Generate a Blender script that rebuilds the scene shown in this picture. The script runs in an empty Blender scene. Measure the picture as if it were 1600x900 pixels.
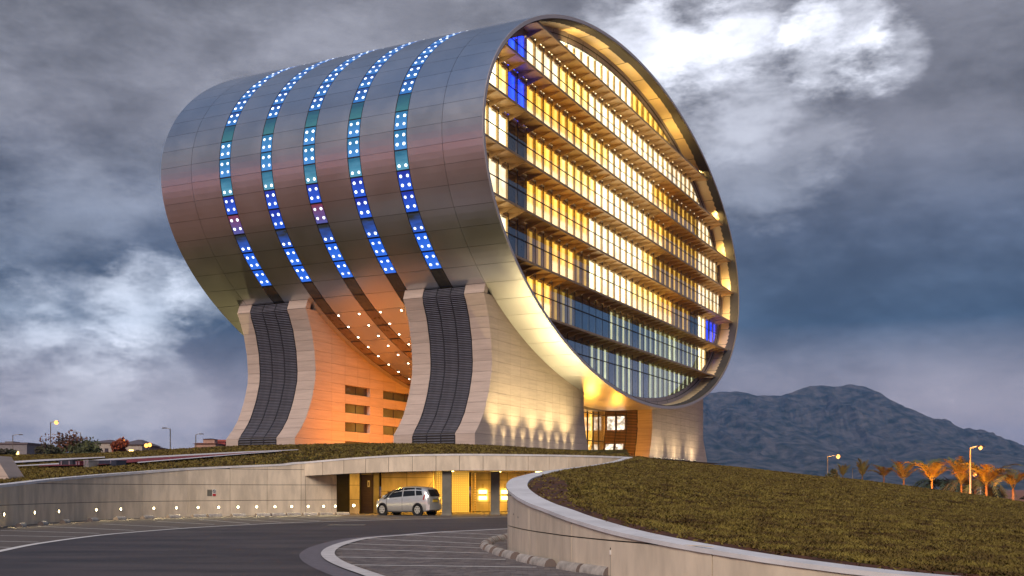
import bpy, math, random
import numpy as np
from math import sin, cos, pi, radians as R, sqrt, atan2, hypot
from mathutils import Vector, Matrix, noise
from mathutils.bvhtree import BVHTree
random.seed(7); np.random.seed(7)
scn = bpy.context.scene
col = scn.collection
# ------------------------------------------------------------------ camera
H = 1.5                      # eye height above the car park
FPX, Y0 = 1706.62, 763.97    # focal length and horizon of the photograph in its own pixels
cd = bpy.data.cameras.new('camera'); cam = bpy.data.objects.new('camera', cd); col.objects.link(cam)
cam.location = (0, 0, H); cam.rotation_euler = (pi/2, 0, 0)
cd.sensor_width = 36; cd.lens = FPX/1600*36; cd.shift_y = (Y0-450)/1600
cd.clip_start = .1; cd.clip_end = 30000
scn.camera = cam
scn.view_settings.view_transform = 'Standard'; scn.view_settings.look = 'None'
scn.view_settings.exposure = 1.0; scn.view_settings.gamma = 1
scn.cycles.use_denoising = True
scn.cycles.max_bounces = 7; scn.cycles.diffuse_bounces = 3; scn.cycles.glossy_bounces = 4
scn.cycles.transparent_max_bounces = 10; scn.cycles.volume_bounces = 0
scn.cycles.sample_clamp_indirect = 3; scn.cycles.sample_clamp_direct = 0
scn.cycles.caustics_reflective = False; scn.cycles.caustics_refractive = False
def ray(px, py):             # unit view direction through a photo pixel
    return Vector(((px-800)/FPX, 1, (Y0-py)/FPX)).normalized()
def onz(px, py, z=0.):       # point of the level plane z seen at a photo pixel
    d = ray(px, py); k = (z-H)/d.z; return Vector((0, 0, H))+d*k
# ------------------------------------------------------------------ sky and sun
SUN_AZ = Vector((-.87, -.47, 0)).normalized(); SUN_EL = R(4)   # where the dusk glow sits
KEY_AZ = Vector((-.15, -1, 0)).normalized(); KEY_EL = R(33)   # soft key light from the open sky behind the camera
w = bpy.data.worlds.new('World'); scn.world = w; w.use_nodes = True
nt = w.node_tree; N = nt.nodes; LK = nt.links
for n in list(N): N.remove(n)
class G:                     # small node-graph helper
    def __init__(s, tree): s.t = tree
    def n(s, typ, **kw):
        x = s.t.nodes.new(typ)
        for k, v in kw.items(): setattr(x, k, v)
        return x
    def put(s, sock, v):
        if isinstance(v, bpy.types.NodeSocket): s.t.links.new(v, sock)
        else: sock.default_value = v
    def m(s, op, a, b=None, c=None, clamp=False):
        x = s.n('ShaderNodeMath', operation=op, use_clamp=clamp)
        s.put(x.inputs[0], a)
        if b is not None: s.put(x.inputs[1], b)
        if c is not None: s.put(x.inputs[2], c)
        return x.outputs[0]
    def v(s, op, a, b=None):
        x = s.n('ShaderNodeVectorMath', operation=op); s.put(x.inputs[0], a)
        if b is not None: s.put(x.inputs[1], b)
        return x.outputs['Value'] if op in ('DOT_PRODUCT', 'LENGTH') else x.outputs[0]
    def ramp(s, f, stops, interp='LINEAR'):
        x = s.n('ShaderNodeValToRGB'); x.color_ramp.interpolation = interp
        e = x.color_ramp.elements
        while len(e) < len(stops): e.new(.5)
        for q, (p, c) in zip(e, stops):
            q.position = p; q.color = (c if hasattr(c, '__len__') else (c, c, c))[:3]+(1,) if not (hasattr(c, '__len__') and len(c) == 4) else c
        s.put(x.inputs[0], f); return x.outputs[0]
    def noise(s, vec, scale, detail=4, rough=.5, dist=0., dim='3D'):
        x = s.n('ShaderNodeTexNoise', noise_dimensions=dim)
        if vec is not None: s.put(x.inputs['Vector'], vec)
        s.put(x.inputs['Scale'], scale); s.put(x.inputs['Detail'], detail); s.put(x.inputs['Roughness'], rough); s.put(x.inputs['Distortion'], dist)
        return x.outputs[0]
    def mix(s, f, a, b, blend='MIX'):
        x = s.n('ShaderNodeMix', data_type='RGBA', blend_type=blend)
        s.put(x.inputs[0], f); s.put(x.inputs[6], a); s.put(x.inputs[7], b); return x.outputs[2]
    def smooth(s, f, a, b, lo=0., hi=1.):
        x = s.n('ShaderNodeMapRange', interpolation_type='SMOOTHSTEP')
        s.put(x.inputs[0], f); s.put(x.inputs[1], a); s.put(x.inputs[2], b); s.put(x.inputs[3], lo); s.put(x.inputs[4], hi)
        return x.outputs[0]
g = G(nt)
dirv = g.n('ShaderNodeTexCoord').outputs['Generated']
sep = g.n('ShaderNodeSeparateXYZ'); LK.new(dirv, sep.inputs[0]); el = sep.outputs[2]
st = g.v('MULTIPLY', dirv, (1., 1., 2.3))
n1 = g.noise(st, 3.3, 10, .62, .1); n2 = g.noise(g.v('ADD', st, (3.1, 1.7, .4)), 8., 11, .66, .08)
n3 = g.noise(g.v('ADD', st, (7.7, 2.2, 5.4)), 1.3, 5, .5, .2)
base = g.ramp(el, [(0., (.54, .44, .43)), (.06, (.50, .42, .43)), (.095, (.36, .33, .37)), (.145, (.085, .135, .21)),
                   (.22, (.125, .155, .225)), (.30, (.212, .216, .258)), (.45, (.245, .245, .28)), (.62, (.15, .20, .31)), (.9, (.11, .18, .33))])
mod = g.m('ADD', g.m('MULTIPLY', g.smooth(n1, .36, .64), .72), .64)
mod = g.m('MULTIPLY', mod, g.m('ADD', g.m('MULTIPLY', n2, 1.0), .50))
cloud = g.mix(1., base, mod, 'MULTIPLY')
pale = g.smooth(g.m('ADD', g.m('MULTIPLY', n2, .55), g.m('MULTIPLY', n3, .6)), .57, .78)   # thin parts of the cloud deck
gain = g.m('MULTIPLY', pale, .14)
ragged = g.m('MULTIPLY', g.m('SUBTRACT', g.m('ADD', g.m('MULTIPLY', n2, .45), g.m('MULTIPLY', n1, .55)), .5), 3.2)
# breaks in the cloud where the bright sky above shows through
for (bx, by, rad, amp, sx) in [(1305, 62, 58, 1.2, 1.25), (1345, 95, 40, .8, 1.2), (1270, 40, 34, .8, 1.2), (1010, 70, 50, .8, 1.3), (1385, 85, 45, .9, 1.), (1020, 65, 90, .75, 1.), (1140, 120, 90, .5, 1.), (1190, 15, 70, .6, 1.), (1100, 30, 90, .55, 1),
                             (225, 475, 66, 1.0, 1.), (150, 500, 70, .35, 1.), (320, 465, 50, .7, 1.), (20, 490, 60, .4, 1), (60, 640, 110, .4, 1.), (200, 630, 90, .3, 1.), (1180, 215, 110, .32, 1), (60, 380, 120, .12, 1)]:
    d = ray(bx, by); c0 = cos(atan2(rad*2.0, FPX))
    q = g.smooth(g.v('DOT_PRODUCT', dirv, tuple(d)), c0, 1.0)
    q = g.smooth(g.m('ADD', ragged, g.m('MULTIPLY', q, .85*sx)), .42, .92)
    gain = g.m('ADD', gain, g.m('MULTIPLY', q, amp*.75))
skyt = g.n('ShaderNodeTexSky', sky_type='NISHITA', sun_disc=False)
skyt.sun_elevation = KEY_EL; skyt.sun_rotation = atan2(KEY_AZ.x, KEY_AZ.y); skyt.altitude = 400
clear = g.v('SCALE', skyt.outputs[0]); clear.node.inputs[3].default_value = .1
bright = g.mix(1., g.mix(.25, (.86, .86, .92, 1), clear), gain, 'MULTIPLY')
total = g.mix(1., cloud, bright, 'ADD')
# the red band the sunset leaves along the horizon behind the camera
hz = g.v('DOT_PRODUCT', dirv, tuple(SUN_AZ))
glow = g.m('MULTIPLY', g.smooth(hz, -.1, 1.), g.m('POWER', 2.718, g.m('MULTIPLY', g.m('MULTIPLY', el, el), -130.)))
total = g.mix(1., total, g.mix(1., (1.9, .36, .13, 1), glow, 'MULTIPLY'), 'ADD')
bg = g.n('ShaderNodeBackground'); LK.new(total, bg.inputs[0]); bg.inputs[1].default_value = .5
wo = g.n('ShaderNodeOutputWorld'); LK.new(bg.outputs[0], wo.inputs[0])
sd = bpy.data.lights.new('sun', 'SUN'); sd.energy = 1.5; sd.angle = R(26); sd.color = (1, .83, .70)
so = bpy.data.objects.new('sun', sd); col.objects.link(so)
so.rotation_euler = (-(KEY_AZ*cos(KEY_EL)+Vector((0, 0, sin(KEY_EL))))).to_track_quat('-Z', 'Y').to_euler()

# ------------------------------------------------------------------ materials
MATS = {}
def mat(name, c, rough=.7, metal=0., var=.18, scale=2., bump=0., bscale=20., rand=0., c2=None, spec=.5, stretch=None, coat=0.):
    if name in MATS: return MATS[name]
    m = bpy.data.materials.new(name); m.use_nodes = True; t = m.node_tree; q = G(t)
    b = t.nodes['Principled BSDF']; tc = q.n('ShaderNodeTexCoord').outputs['Object']
    if stretch: tc = q.v('MULTIPLY', tc, stretch)
    f = q.smooth(q.noise(tc, scale, 6, .6), .3, .7)
    hi = tuple(min(1, x*(1+var)) for x in c)+(1,); lo = tuple(x*(1-var) for x in (c2 or c))+(1,)
    cc = q.mix(f, lo, hi)
    if rand:
        oi = q.n('ShaderNodeObjectInfo').outputs['Random']
        k = q.m('ADD', q.m('MULTIPLY', oi, 2*rand), 1-rand); cc = q.mix(1., cc, k, 'MULTIPLY')
    t.links.new(cc, b.inputs['Base Color'])
    q.put(b.inputs['Roughness'], q.m('ADD', q.m('MULTIPLY', f, .12*min(1, rough*2)), rough-.06*min(1, rough*2)))
    b.inputs['Metallic'].default_value = metal; b.inputs['Specular IOR Level'].default_value = spec
    b.inputs['Coat Weight'].default_value = coat
    if bump:
        bn = q.n('ShaderNodeBump'); bn.inputs['Strength'].default_value = bump; bn.inputs['Distance'].default_value = .02
        t.links.new(q.noise(tc, bscale, 5, .6), bn.inputs['Height']); t.links.new(bn.outputs[0], b.inputs['Normal'])
    MATS[name] = m; return m
def emit(name, c, s, c2=None, s2=None, axis=None, stops=None, nscale=None, rand=0., base=(.02, .02, .02), low=0.):
    if name in MATS: return MATS[name]
    m = bpy.data.materials.new(name); m.use_nodes = True; t = m.node_tree; q = G(t); b = t.nodes['Principled BSDF']
    b.inputs['Base Color'].default_value = base+(1,); b.inputs['Roughness'].default_value = .4
    k = s
    cc = c+(1,)
    if stops:
        sx = q.n('ShaderNodeSeparateXYZ'); t.links.new(q.n('ShaderNodeTexCoord').outputs['Generated'], sx.inputs[0])
        f = sx.outputs[axis]
        cc = q.ramp(f, stops)
        if low: cc = q.mix(q.m('MULTIPLY', q.smooth(sx.outputs[2], .56, .44), low), cc, (1, .74, .40, 1))   # lower part paler: sky reflection in the glass painted into the glow
        k = q.m('MULTIPLY', q.m('ADD', q.m('MULTIPLY', q.noise(q.n('ShaderNodeTexCoord').outputs['Object'], 1.1, 3), .9), .55), k)
    if nscale:
        f = q.smooth(q.noise(q.n('ShaderNodeTexCoord').outputs['Object'], nscale, 5, .6), .32, .68)
        k = q.m('MULTIPLY', q.m('ADD', q.m('MULTIPLY', f, .9), .5), s)
        if c2: cc = q.mix(f, c2+(1,), c+(1,))
    if rand:
        oi = q.n('ShaderNodeObjectInfo').outputs['Random']
        k = q.m('MULTIPLY', k, q.m('ADD', q.m('MULTIPLY', oi, 2*rand), 1-rand))
    q.put(b.inputs['Emission Color'], cc); q.put(b.inputs['Emission Strength'], k)
    MATS[name] = m; return m
def glass(name, tint=(.8, .85, .9), refl=.3, rough=.02, power=1.):
    if name in MATS: return MATS[name]
    m = bpy.data.materials.new(name); m.use_nodes = True; t = m.node_tree; q = G(t)
    t.nodes.remove(t.nodes['Principled BSDF']); out = t.nodes['Material Output']
    tr = q.n('ShaderNodeBsdfTransparent'); tr.inputs[0].default_value = tint+(1,)
    gl = q.n('ShaderNodeBsdfGlossy'); gl.inputs['Roughness'].default_value = rough; gl.inputs[0].default_value = (.85, .93, 1, 1)
    lw = q.n('ShaderNodeLayerWeight'); lw.inputs[0].default_value = .5
    f = q.m('ADD', q.m('MULTIPLY', q.m('POWER', lw.outputs['Facing'], 2.5), (1-refl)*power), refl, clamp=True)
    mx = q.n('ShaderNodeMixShader'); t.links.new(f, mx.inputs[0]); t.links.new(tr.outputs[0], mx.inputs[1]); t.links.new(gl.outputs[0], mx.inputs[2])
    t.links.new(mx.outputs[0], out.inputs[0]); MATS[name] = m; return m

# ------------------------------------------------------------------ geometry helpers
class MB:
    def __init__(s): s.v = []; s.f = []
    def poly(s, pts):
        i = len(s.v); s.v += [tuple(p) for p in pts]; s.f.append(tuple(range(i, i+len(pts)))); return s
    def grid(s, rows, closed=False):
        i = len(s.v); n = len(rows[0])
        for r in rows: s.v += [tuple(p) for p in r]
        for a in range(len(rows)-1):
            for b in range(n if closed else n-1):
                c = (b+1) % n; s.f.append((i+a*n+b, i+a*n+c, i+(a+1)*n+c, i+(a+1)*n+b))
        return s
    def hexa(s, p):          # eight corners: bottom ring, top ring
        i = len(s.v); s.v += [tuple(x) for x in p]
        s.f += [tuple(i+k for k in q) for q in ((3, 2, 1, 0), (4, 5, 6, 7), (0, 1, 5, 4), (1, 2, 6, 5), (2, 3, 7, 6), (3, 0, 4, 7))]; return s
    def box(s, x0, x1, y0, y1, z0, z1):
        return s.hexa([(x0, y0, z0), (x1, y0, z0), (x1, y1, z0), (x0, y1, z0), (x0, y0, z1), (x1, y0, z1), (x1, y1, z1), (x0, y1, z1)])
    def tube(s, pts, rad, n=8, cap=True):
        pts = [Vector(p) for p in pts]; rad = rad if hasattr(rad, '__len__') else [rad]*len(pts); rows = []
        for k, p in enumerate(pts):
            d = (pts[min(k+1, len(pts)-1)]-pts[max(k-1, 0)]).normalized()
            u = d.cross(Vector((0, 0, 1)) if abs(d.z) < .95 else Vector((1, 0, 0))).normalized(); w_ = d.cross(u)
            rows.append([p+(u*cos(2*pi*a/n)+w_*sin(2*pi*a/n))*rad[k] for a in range(n)])
        i = len(s.v); s.grid(rows, True)
        if cap:
            s.f.append(tuple(i+a for a in range(n))); j = i+(len(rows)-1)*n; s.f.append(tuple(j+a for a in reversed(range(n))))
        return s
    def mesh(s, name, m, smooth=False):
        me = bpy.data.meshes.new(name); me.from_pydata(s.v, [], s.f); me.update()
        if smooth: me.polygons.foreach_set('use_smooth', [True]*len(s.f))
        if m: me.materials.append(m)
        return me
    def build(s, name, m, parent=None, smooth=False, loc=None):
        return link(name, s.mesh(name, m, smooth), parent, loc)
def link(name, me, parent=None, loc=None, rotz=0.):
    o = bpy.data.objects.new(name, me); col.objects.link(o)
    if parent: o.parent = parent
    if loc is not None: o.location = loc
    if rotz: o.rotation_euler[2] = rotz
    return o
def tag(o, label=None, cat=None, group=None, kind=None):
    if label: o['label'] = label
    if cat: o['category'] = cat
    if group: o['group'] = group
    if kind: o['kind'] = kind
    return o
def thing(name, label, cat, loc=(0, 0, 0), rotz=0., group=None):
    o = bpy.data.objects.new(name, None); o.empty_display_size = .3; col.objects.link(o); o.location = loc; o.rotation_euler[2] = rotz
    return tag(o, label, cat, group)
def dup(root, loc, rotz=0., label=None, scale=None):
    r = root.copy(); col.objects.link(r); r.location = loc; r.rotation_euler[2] = rotz
    if scale: r.scale = scale
    if label: r['label'] = label
    for ch in list(root.children):
        c = ch.copy(); col.objects.link(c); c.parent = r
        for gch in ch.children:
            d = gch.copy(); col.objects.link(d); d.parent = c
    return r
def lamp(typ, name, loc, power, c, parent=None, size=.1, aim=None, spot=None, blend=.5, sy=None):
    l = bpy.data.lights.new(name, typ); l.energy = power; l.color = c
    if typ == 'AREA':
        l.size = size
        if sy: l.shape = 'RECTANGLE'; l.size_y = sy
    else: l.shadow_soft_size = size
    if spot: l.spot_size = R(spot); l.spot_blend = blend
    o = bpy.data.objects.new(name, l); col.objects.link(o); o.location = loc
    if parent: o.parent = parent
    if aim is not None: o.rotation_euler = (Vector(aim)-Vector(loc)).to_track_quat('-Z', 'Y').to_euler()
    return o
def crom(pts, n=8):          # Catmull-Rom through points of any dimension
    P = [np.array(p, float) for p in pts]; P = [2*P[0]-P[1]]+P+[2*P[-1]-P[-2]]; out = []
    for i in range(1, len(P)-2):
        for k in range(n):
            t = k/n; a, b, c, d = P[i-1:i+3]
            out.append(.5*(2*b+(c-a)*t+(2*a-5*b+4*c-d)*t*t+(3*b-a-3*c+d)*t**3))
    out.append(P[-2]); return np.array(out)

M_ASPH = mat('asphalt', (.062, .052, .052), .72, var=.42, scale=.4, bump=.6, bscale=45, c2=(.05, .042, .045), stretch=(.5, 1.6, 1))
M_CONC = mat('pale concrete', (.66, .57, .44), .8, var=.16, scale=1.6, bump=.12, bscale=30, rand=.04, stretch=(1.2, 1.2, .35))
M_COPE = mat('coping concrete', (.66, .66, .67), .75, var=.12, scale=1.3, bump=.1)
M_CORE = mat('shadow gap', (.05, .045, .04), .9)
M_SOIL = mat('red soil', (.072, .026, .012), .95, var=.4, scale=3, bump=.6, bscale=14)
M_TURF = mat('turf', (.060, .058, .012), .95, var=.4, scale=1.1, bump=.8, bscale=9, c2=(.062, .036, .014), spec=.1)
M_GRASS = mat('grass blades', (.158, .125, .03), .85, var=.6, scale=1.7, c2=(.175, .10, .05), spec=.1)
M_WHITE = mat('white road paint', (.72, .70, .66), .75, var=.12, scale=4)
M_METAL = mat('silver aluminium', (.60, .61, .63), .34, metal=.96, var=.04, scale=.25, rand=.05)
M_STONE = mat('travertine', (.49, .40, .345), .7, var=.10, scale=1.2, bump=.06, bscale=18, rand=.045, stretch=(.4, .4, 5))
M_DARK = mat('dark metal', (.045, .045, .05), .45, metal=.6, var=.1)
M_BLACK = mat('black rubber', (.015, .015, .016), .8)

# ------------------------------------------------------------------ terrain, hills, haze
tb = MB()
xs = [-9000, -3000, -1000, -300, -90, -30, 0, 30, 90, 300, 1000, 3000, 9000]; ys = [-3000, -600, -100, 0, 60, 200, 700, 2500, 9000]
tb.grid([[(x, y, -.12) for x in xs] for y in ys])
ter = tb.build('ground', mat('dry red ground', (.27, .105, .055), .95, var=.3, scale=.05, c2=(.22, .11, .06))); tag(ter, kind='structure')
def hills():
    sil = [(600, 764), (760, 700), (900, 640), (1020, 610), (1098, 614), (1150, 610), (1185, 618), (1222, 617), (1265, 602), (1300, 603), (1330, 600), (1350, 603), (1375, 613),
           (1400, 632), (1440, 650), (1490, 672), (1530, 692), (1560, 695), (1600, 701), (1700, 708), (1850, 725), (2100, 764)]
    DZ = 3600.
    px = np.linspace(600, 2100, 420); top = np.interp(px, [s[0] for s in sil], [s[1] for s in sil])
    rows = []
    nr = 64
    for k in range(nr):
        q = k/(nr-1); dist = DZ-1900*(1-q)**1.2
        r = []
        for x, y in zip(px, top):
            X = (x-800)/FPX*DZ; hgt = (Y0-y)/FPX*DZ
            prof = q**1.25
            cliff = .10*(1/(1+math.exp(-(q-.62)*26)))-.10*q
            nz = noise.fractal(Vector((X*.0045, dist*.0022, 3.3)), .9, 2.1, 6)
            gul = abs(noise.noise(Vector((X*.012+.8*nz, q*1.2, 9.1))))
            z = hgt*(prof+cliff)+(nz*50-gul*95+abs(noise.noise(Vector((X*.035, q*9., 2.))))*22*q)*(q**.7)*(1-q**8)*min(1, hgt/150)
            if k == nr-1: z = hgt+noise.fractal(Vector((X*.02, 1., 2.)), 1., 2., 4)*4
            r.append((X, dist+nz*60*(1-q), max(z, -2)))
        rows.append(r)
    rows.append([(p[0], DZ+900, -5) for p in rows[-1]])
    o = MB().grid(rows).build('hills', mat('scrub and rock', (.012, .020, .014), .95, var=.5, scale=.03, c2=(.27, .25, .24), spec=.1, stretch=(1, .5, 2.0)), smooth=False)
    tag(o, kind='structure')
hills()

# ------------------------------------------------------------------ car park surfaces
ap = MB().poly([(-60, -60, 0), (60, -60, 0), (60, 8, 0), (26, 9, 0), (9, 12, 0), (4, 17, 0), (2, 27, 0), (9, 70, 0), (9, 76, 0), (-16, 76, 0), (-16, 61, 0), (-24, 56, 0), (-24, 36, 0), (-60, 30, 0)])
road = tag(ap.build('road', M_ASPH), kind='structure')
def strip(pl, a, b, z):      # flat band along a plan polyline, from offset a to b on its right-hand side
    pl = np.array(pl)[:, :2]; t = np.gradient(pl, axis=0); t /= np.linalg.norm(t, axis=1)[:, None]; nrm = np.stack([t[:, 1], -t[:, 0]], 1)
    return [[(p[0]+q[0]*o, p[1]+q[1]*o, z) for p, q in zip(pl, nrm)] for o in (a, b)]
# parking bays to the left, between the wall and the road
LW = [(-19, 36, 1.3), (-19.7, 40, 1.55), (-20.1, 44, 1.72), (-20.3, 48, 1.93), (-20.0, 52, 2.15), (-19, 55.5, 2.38), (-17.3, 58.3, 2.62), (-15.2, 60.2, 2.78), (-13, 61.8, 2.92), (-11.7, 62.6, 3.04), (-10.2, 63.6, 2.28)]
edge = [onz(-120, 887), onz(-60, 874), onz(0, 862), onz(60, 850), onz(150, 837.5), onz(220, 831), onz(300, 825), onz(380, 820.5), onz(460, 816.8), onz(540, 814.4), onz(620, 812), onz(700, 810), onz(780, 808.3), onz(860, 806)]
edge = crom([(p.x, p.y) for p in edge], 5)
bay = MB()
lw2 = crom([(p[0], p[1]) for p in LW], 5); far2 = np.concatenate([lw2+np.array([-.3, .3]), np.array([(-8, 66), (-4, 68), (0, 70), (5, 72)])])
tt = np.linspace(0, 1, 60)
def resamp(p, n):
    p = np.array(p, float); d = np.r_[0, np.cumsum(np.linalg.norm(np.diff(p[:, :2], axis=0), axis=1))]; d /= d[-1]
    return np.stack([np.interp(np.linspace(0, 1, n), d, p[:, k]) for k in range(p.shape[1])], 1)
ea, fa = resamp(edge, 60), resamp(far2, 60)
bay.grid([[(p[0], p[1], .004) for p in ea], [(p[0], p[1], .004) for p in fa]])
def brickmat(name, c1, c2, mort, sc):
    m = bpy.data.materials.new(name); m.use_nodes = True; q = G(m.node_tree); b = m.node_tree.nodes['Principled BSDF']
    br = q.n('ShaderNodeTexBrick'); m.node_tree.links.new(q.n('ShaderNodeTexCoord').outputs['Object'], br.inputs[0])
    br.inputs['Color1'].default_value = c1+(1,); br.inputs['Color2'].default_value = c2+(1,); br.inputs['Mortar'].default_value = mort+(1,)
    br.inputs['Scale'].default_value = sc; br.inputs['Mortar Size'].default_value = .02; br.inputs['Brick Width'].default_value = .5; br.inputs['Row Height'].default_value = .25
    m.node_tree.links.new(br.outputs[0], b.inputs['Base Color']); b.inputs['Roughness'].default_value = .8; return m
pb = tag(bay.build('parking_bay', brickmat('small block paving', (.15, .12, .095), (.11, .09, .075), (.06, .05, .045), 2.2)), kind='structure')
tag(MB().grid(strip(edge, -.16, .06, .008)).build('edge_line', M_WHITE), kind='structure')
def line(a, b, wd=.1, z=.008, name='bay_line'):
    a = Vector(a); b = Vector(b); d = (b-a); n = Vector((-d.y, d.x, 0)).normalized()*wd/2
    return tag(MB().poly([(a-n)[:2]+(z,) if 0 else (a.x-n.x, a.y-n.y, z), (b.x-n.x, b.y-n.y, z), (b.x+n.x, b.y+n.y, z), (a.x+n.x, a.y+n.y, z)]).build(name, M_WHITE), kind='structure')
for p in [((0, 829), (156, 833.6)), ((0, 837), (120, 839.4)), ((-40, 845), (60, 847.4)), ((-60, 854), (16, 855.6)), ((56, 822.4), (210, 829)), ((160, 819), (280, 824.4)), ((246, 815), (335, 819.6)),
          ((312, 812), (390, 818.2)), ((368, 811.5), (440, 816.2)), ((420, 810), (500, 814.2)), ((470, 808.8), (560, 812.4)), ((520, 807.5), (610, 810.8))]:
    line(onz(*p[0]), onz(*p[1]))
# block-paved island of bays to the right
wo_ = [onz(*p) for p in [(900, 822), (800, 826.5), (740, 829.5), (680, 832.5), (625, 837), (572.5, 841), (540, 847), (514, 855.6), (503, 865), (509, 875), (530, 886), (561, 897.5), (600, 911), (690, 935), (820, 965)]]
isl = crom([(p.x, p.y) for p in wo_], 6)
RWp = [(7.6, 70, 3.47), (5.7, 61, 3.05), (3.9, 52, 2.64), (2.3, 43.5, 2.33), (1.05, 36.5, 2.08), (.4, 31.8, 1.9), (.04, 28.6, 1.75), (-.06, 26.6, 1.56), (.14, 24.7, 1.36), (.45, 22.9, 1.2), (.75, 21.7, 1.1), (1.02, 20.6, 1.0), (1.36, 19.6, .9),
       (1.75, 18.6, .8), (2.3, 17.5, .70), (3.0, 16.4, .6), (4.0, 15.3, .48), (5.3, 14.3, .37), (7.5, 13.2, .28), (11, 12.2, .2), (18, 11.5, .16), (26, 11.2, .16)]
rw2 = crom([(p[0], p[1]) for p in RWp], 4)
ip = [(p[0], p[1], .006) for p in isl]+[(p[0]+.3, p[1], .006) for p in rw2[::-1] if 14 < p[1] < 44 and p[0] < 6]
island = tag(MB().poly(ip).build('parking_island', mat('paver bed', (.06, .052, .05), .9)), kind='structure')
tag(MB().grid(strip(isl, .02, -.29, .024)[::-1]).build('edge_band', mat('white kerb paint', (.62, .59, .57), .75, var=.15, scale=3)), kind='structure')
tag(MB().grid(strip(isl, .5, .02, .005)[::-1]).build('gutter_band', mat('grey purple paver band', (.15, .135, .15), .8, var=.2, scale=5)), kind='structure')
def inside(x, y, poly):
    c = False; n = len(poly); j = n-1
    for i in range(n):
        xi, yi = poly[i][:2]; xj, yj = poly[j][:2]
        if (yi > y) != (yj > y) and x < (xj-xi)*(y-yi)/(yj-yi)+xi: c = not c
        j = i
    return c
ib = strip(isl, 0, -.38, 0)[1]; ipoly = [p[:2] for p in ib]+[p[:2] for p in ip[len(isl):]]
blk = [MB(), MB()]
y = 15.
rowi = 0
pm = None
while y < 41:
    x = -6+(.105 if rowi % 2 else 0); k = 0
    while x < 2.5:
        if inside(x, y, ipoly):
            h = .018+random.uniform(-.003, .003); b = .098; c = .048
            blk[random.random() < .45].box(x-b, x+b, y-c, y+c, .004, h)
        x += .206; k += 1
    y += .106; rowi += 1
for b_, c in zip(blk, ((.17, .15, .145), (.115, .10, .10))):
    o = b_.build('paver', mat('paver %d' % int(c[0]*1000), c, .8, var=.25, scale=2.5, bump=.2), island); o['kind'] = 'stuff'
for p in [((541, 884.4), (838, 888.3)), ((522, 872), (790, 876)), ((522.5, 859), (763, 866)), ((540, 850.6), (754, 857.5)), ((572, 842.5), (765, 851.6)), ((625, 837), (792, 844.6)), ((690, 832.8), (797, 837.5))]:
    line(onz(*p[0]), onz(*p[1]), .12, .026)
# manhole plate on the road
tag(MB().box(-7.62, -6.1, 45.0, 45.9, 0, .012).build('manhole_cover', mat('worn cover', (.16, .15, .13), .7, var=.3, scale=5)), 'flat metal cover plate set in the middle of the road', 'manhole cover')

# ------------------------------------------------------------------ curved concrete walls
def path_fn(pts, n=10):
    p = crom(pts, n); d = np.r_[0, np.cumsum(np.linalg.norm(np.diff(p[:, :2], axis=0), axis=1))]
    def f(s):
        q = [np.interp(s, d, p[:, k]) for k in range(p.shape[1])]
        e = .05; t = np.array([np.interp(s+e, d, p[:, k])-np.interp(s-e, d, p[:, k]) for k in (0, 1)]); t /= np.linalg.norm(t)+1e-9
        return np.array(q), np.array([t[1], -t[0]])
    return f, d[-1], p, d
def curved_block(f, s0, s1, o0, o1, zb, zt, step=.6):   # solid following the path between two offsets; zb, zt callables of s
    n = max(2, int(math.ceil((s1-s0)/step))+1); mb = MB(); rows = []
    for s in np.linspace(s0, s1, n):
        q, nr = f(s); a = q[:2]+nr*o0; b = q[:2]+nr*o1; z0, z1 = zb(s), max(zt(s), zb(s)+.01)
        rows.append([(a[0], a[1], z0), (b[0], b[1], z0), (b[0], b[1], z1), (a[0], a[1], z1)])
    mb.grid(rows, True); mb.poly(rows[0][::-1]); mb.poly(rows[-1]); return mb
def panel_wall(root, f, s0, s1, joints, courses, topf, botf=lambda s: 0., th=.35, coping=True, cope_w=.5, cope_t=.11, over=.03):
    curved_block(f, s0, s1, -th, 0, lambda s: botf(s)+.002, lambda s: topf(s)-cope_t).build('wall_core', M_CORE, root)
    js = [s0]+[j for j in joints if s0 < j < s1]+[s1]; gp = .012
    for a, b in zip(js[:-1], js[1:]):
        cs = list(courses)+[99]
        for z0, z1 in zip(cs[:-1], cs[1:]):
            hi = max(topf(a), topf(b))-cope_t
            if hi-max(z0, min(botf(a), botf(b))) < .06: continue
            curved_block(f, a+gp, b-gp, .001, .05, lambda s: max(z0+gp, botf(s)), lambda s: min(z1-gp, topf(s)-cope_t-.004)).build('concrete_panel', M_CONC, root, smooth=False)
    if coping:
        curved_block(f, s0, s1, .05+over-cope_w, .05+over, lambda s: topf(s)-cope_t, topf).build('coping', M_COPE, root)
def smin(fn, px_of, target):
    ss = np.linspace(0, fn[1], 3000); xs_ = [800+FPX*fn[0](s)[0][0]/fn[0](s)[0][1] for s in ss]
    return ss[int(np.argmin(np.abs(np.array(xs_)-target)))]
lwf = path_fn(LW); lf, lL = lwf[0], lwf[1]
ltop = lambda s: lf(s)[0][2]
sb = smin(lwf, None, 477)
left_wall = thing('retaining_wall', 'long curved pale concrete wall with a row of small lights along its foot', 'wall', (-12, 62, 0))
left_wall.location = (0, 0, 0)
joints = [smin(lwf, None, x) for x in (-40, 28, 115, 222, 293, 359, 417, 470, 518)]
ltop2 = lambda s: ltop(s) if s <= sb else 2.36
panel_wall(left_wall, lf, 0, sb, joints[:-1], (0, .86, 1.73, 2.6), ltop)
panel_wall(left_wall, lf, sb+.002, lL-.02, joints, (0, .86, 1.73), lambda s: 2.3, coping=False, cope_t=0)
M_BULB = emit('small warm lamp', (1, .82, .42), 6.)
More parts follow.
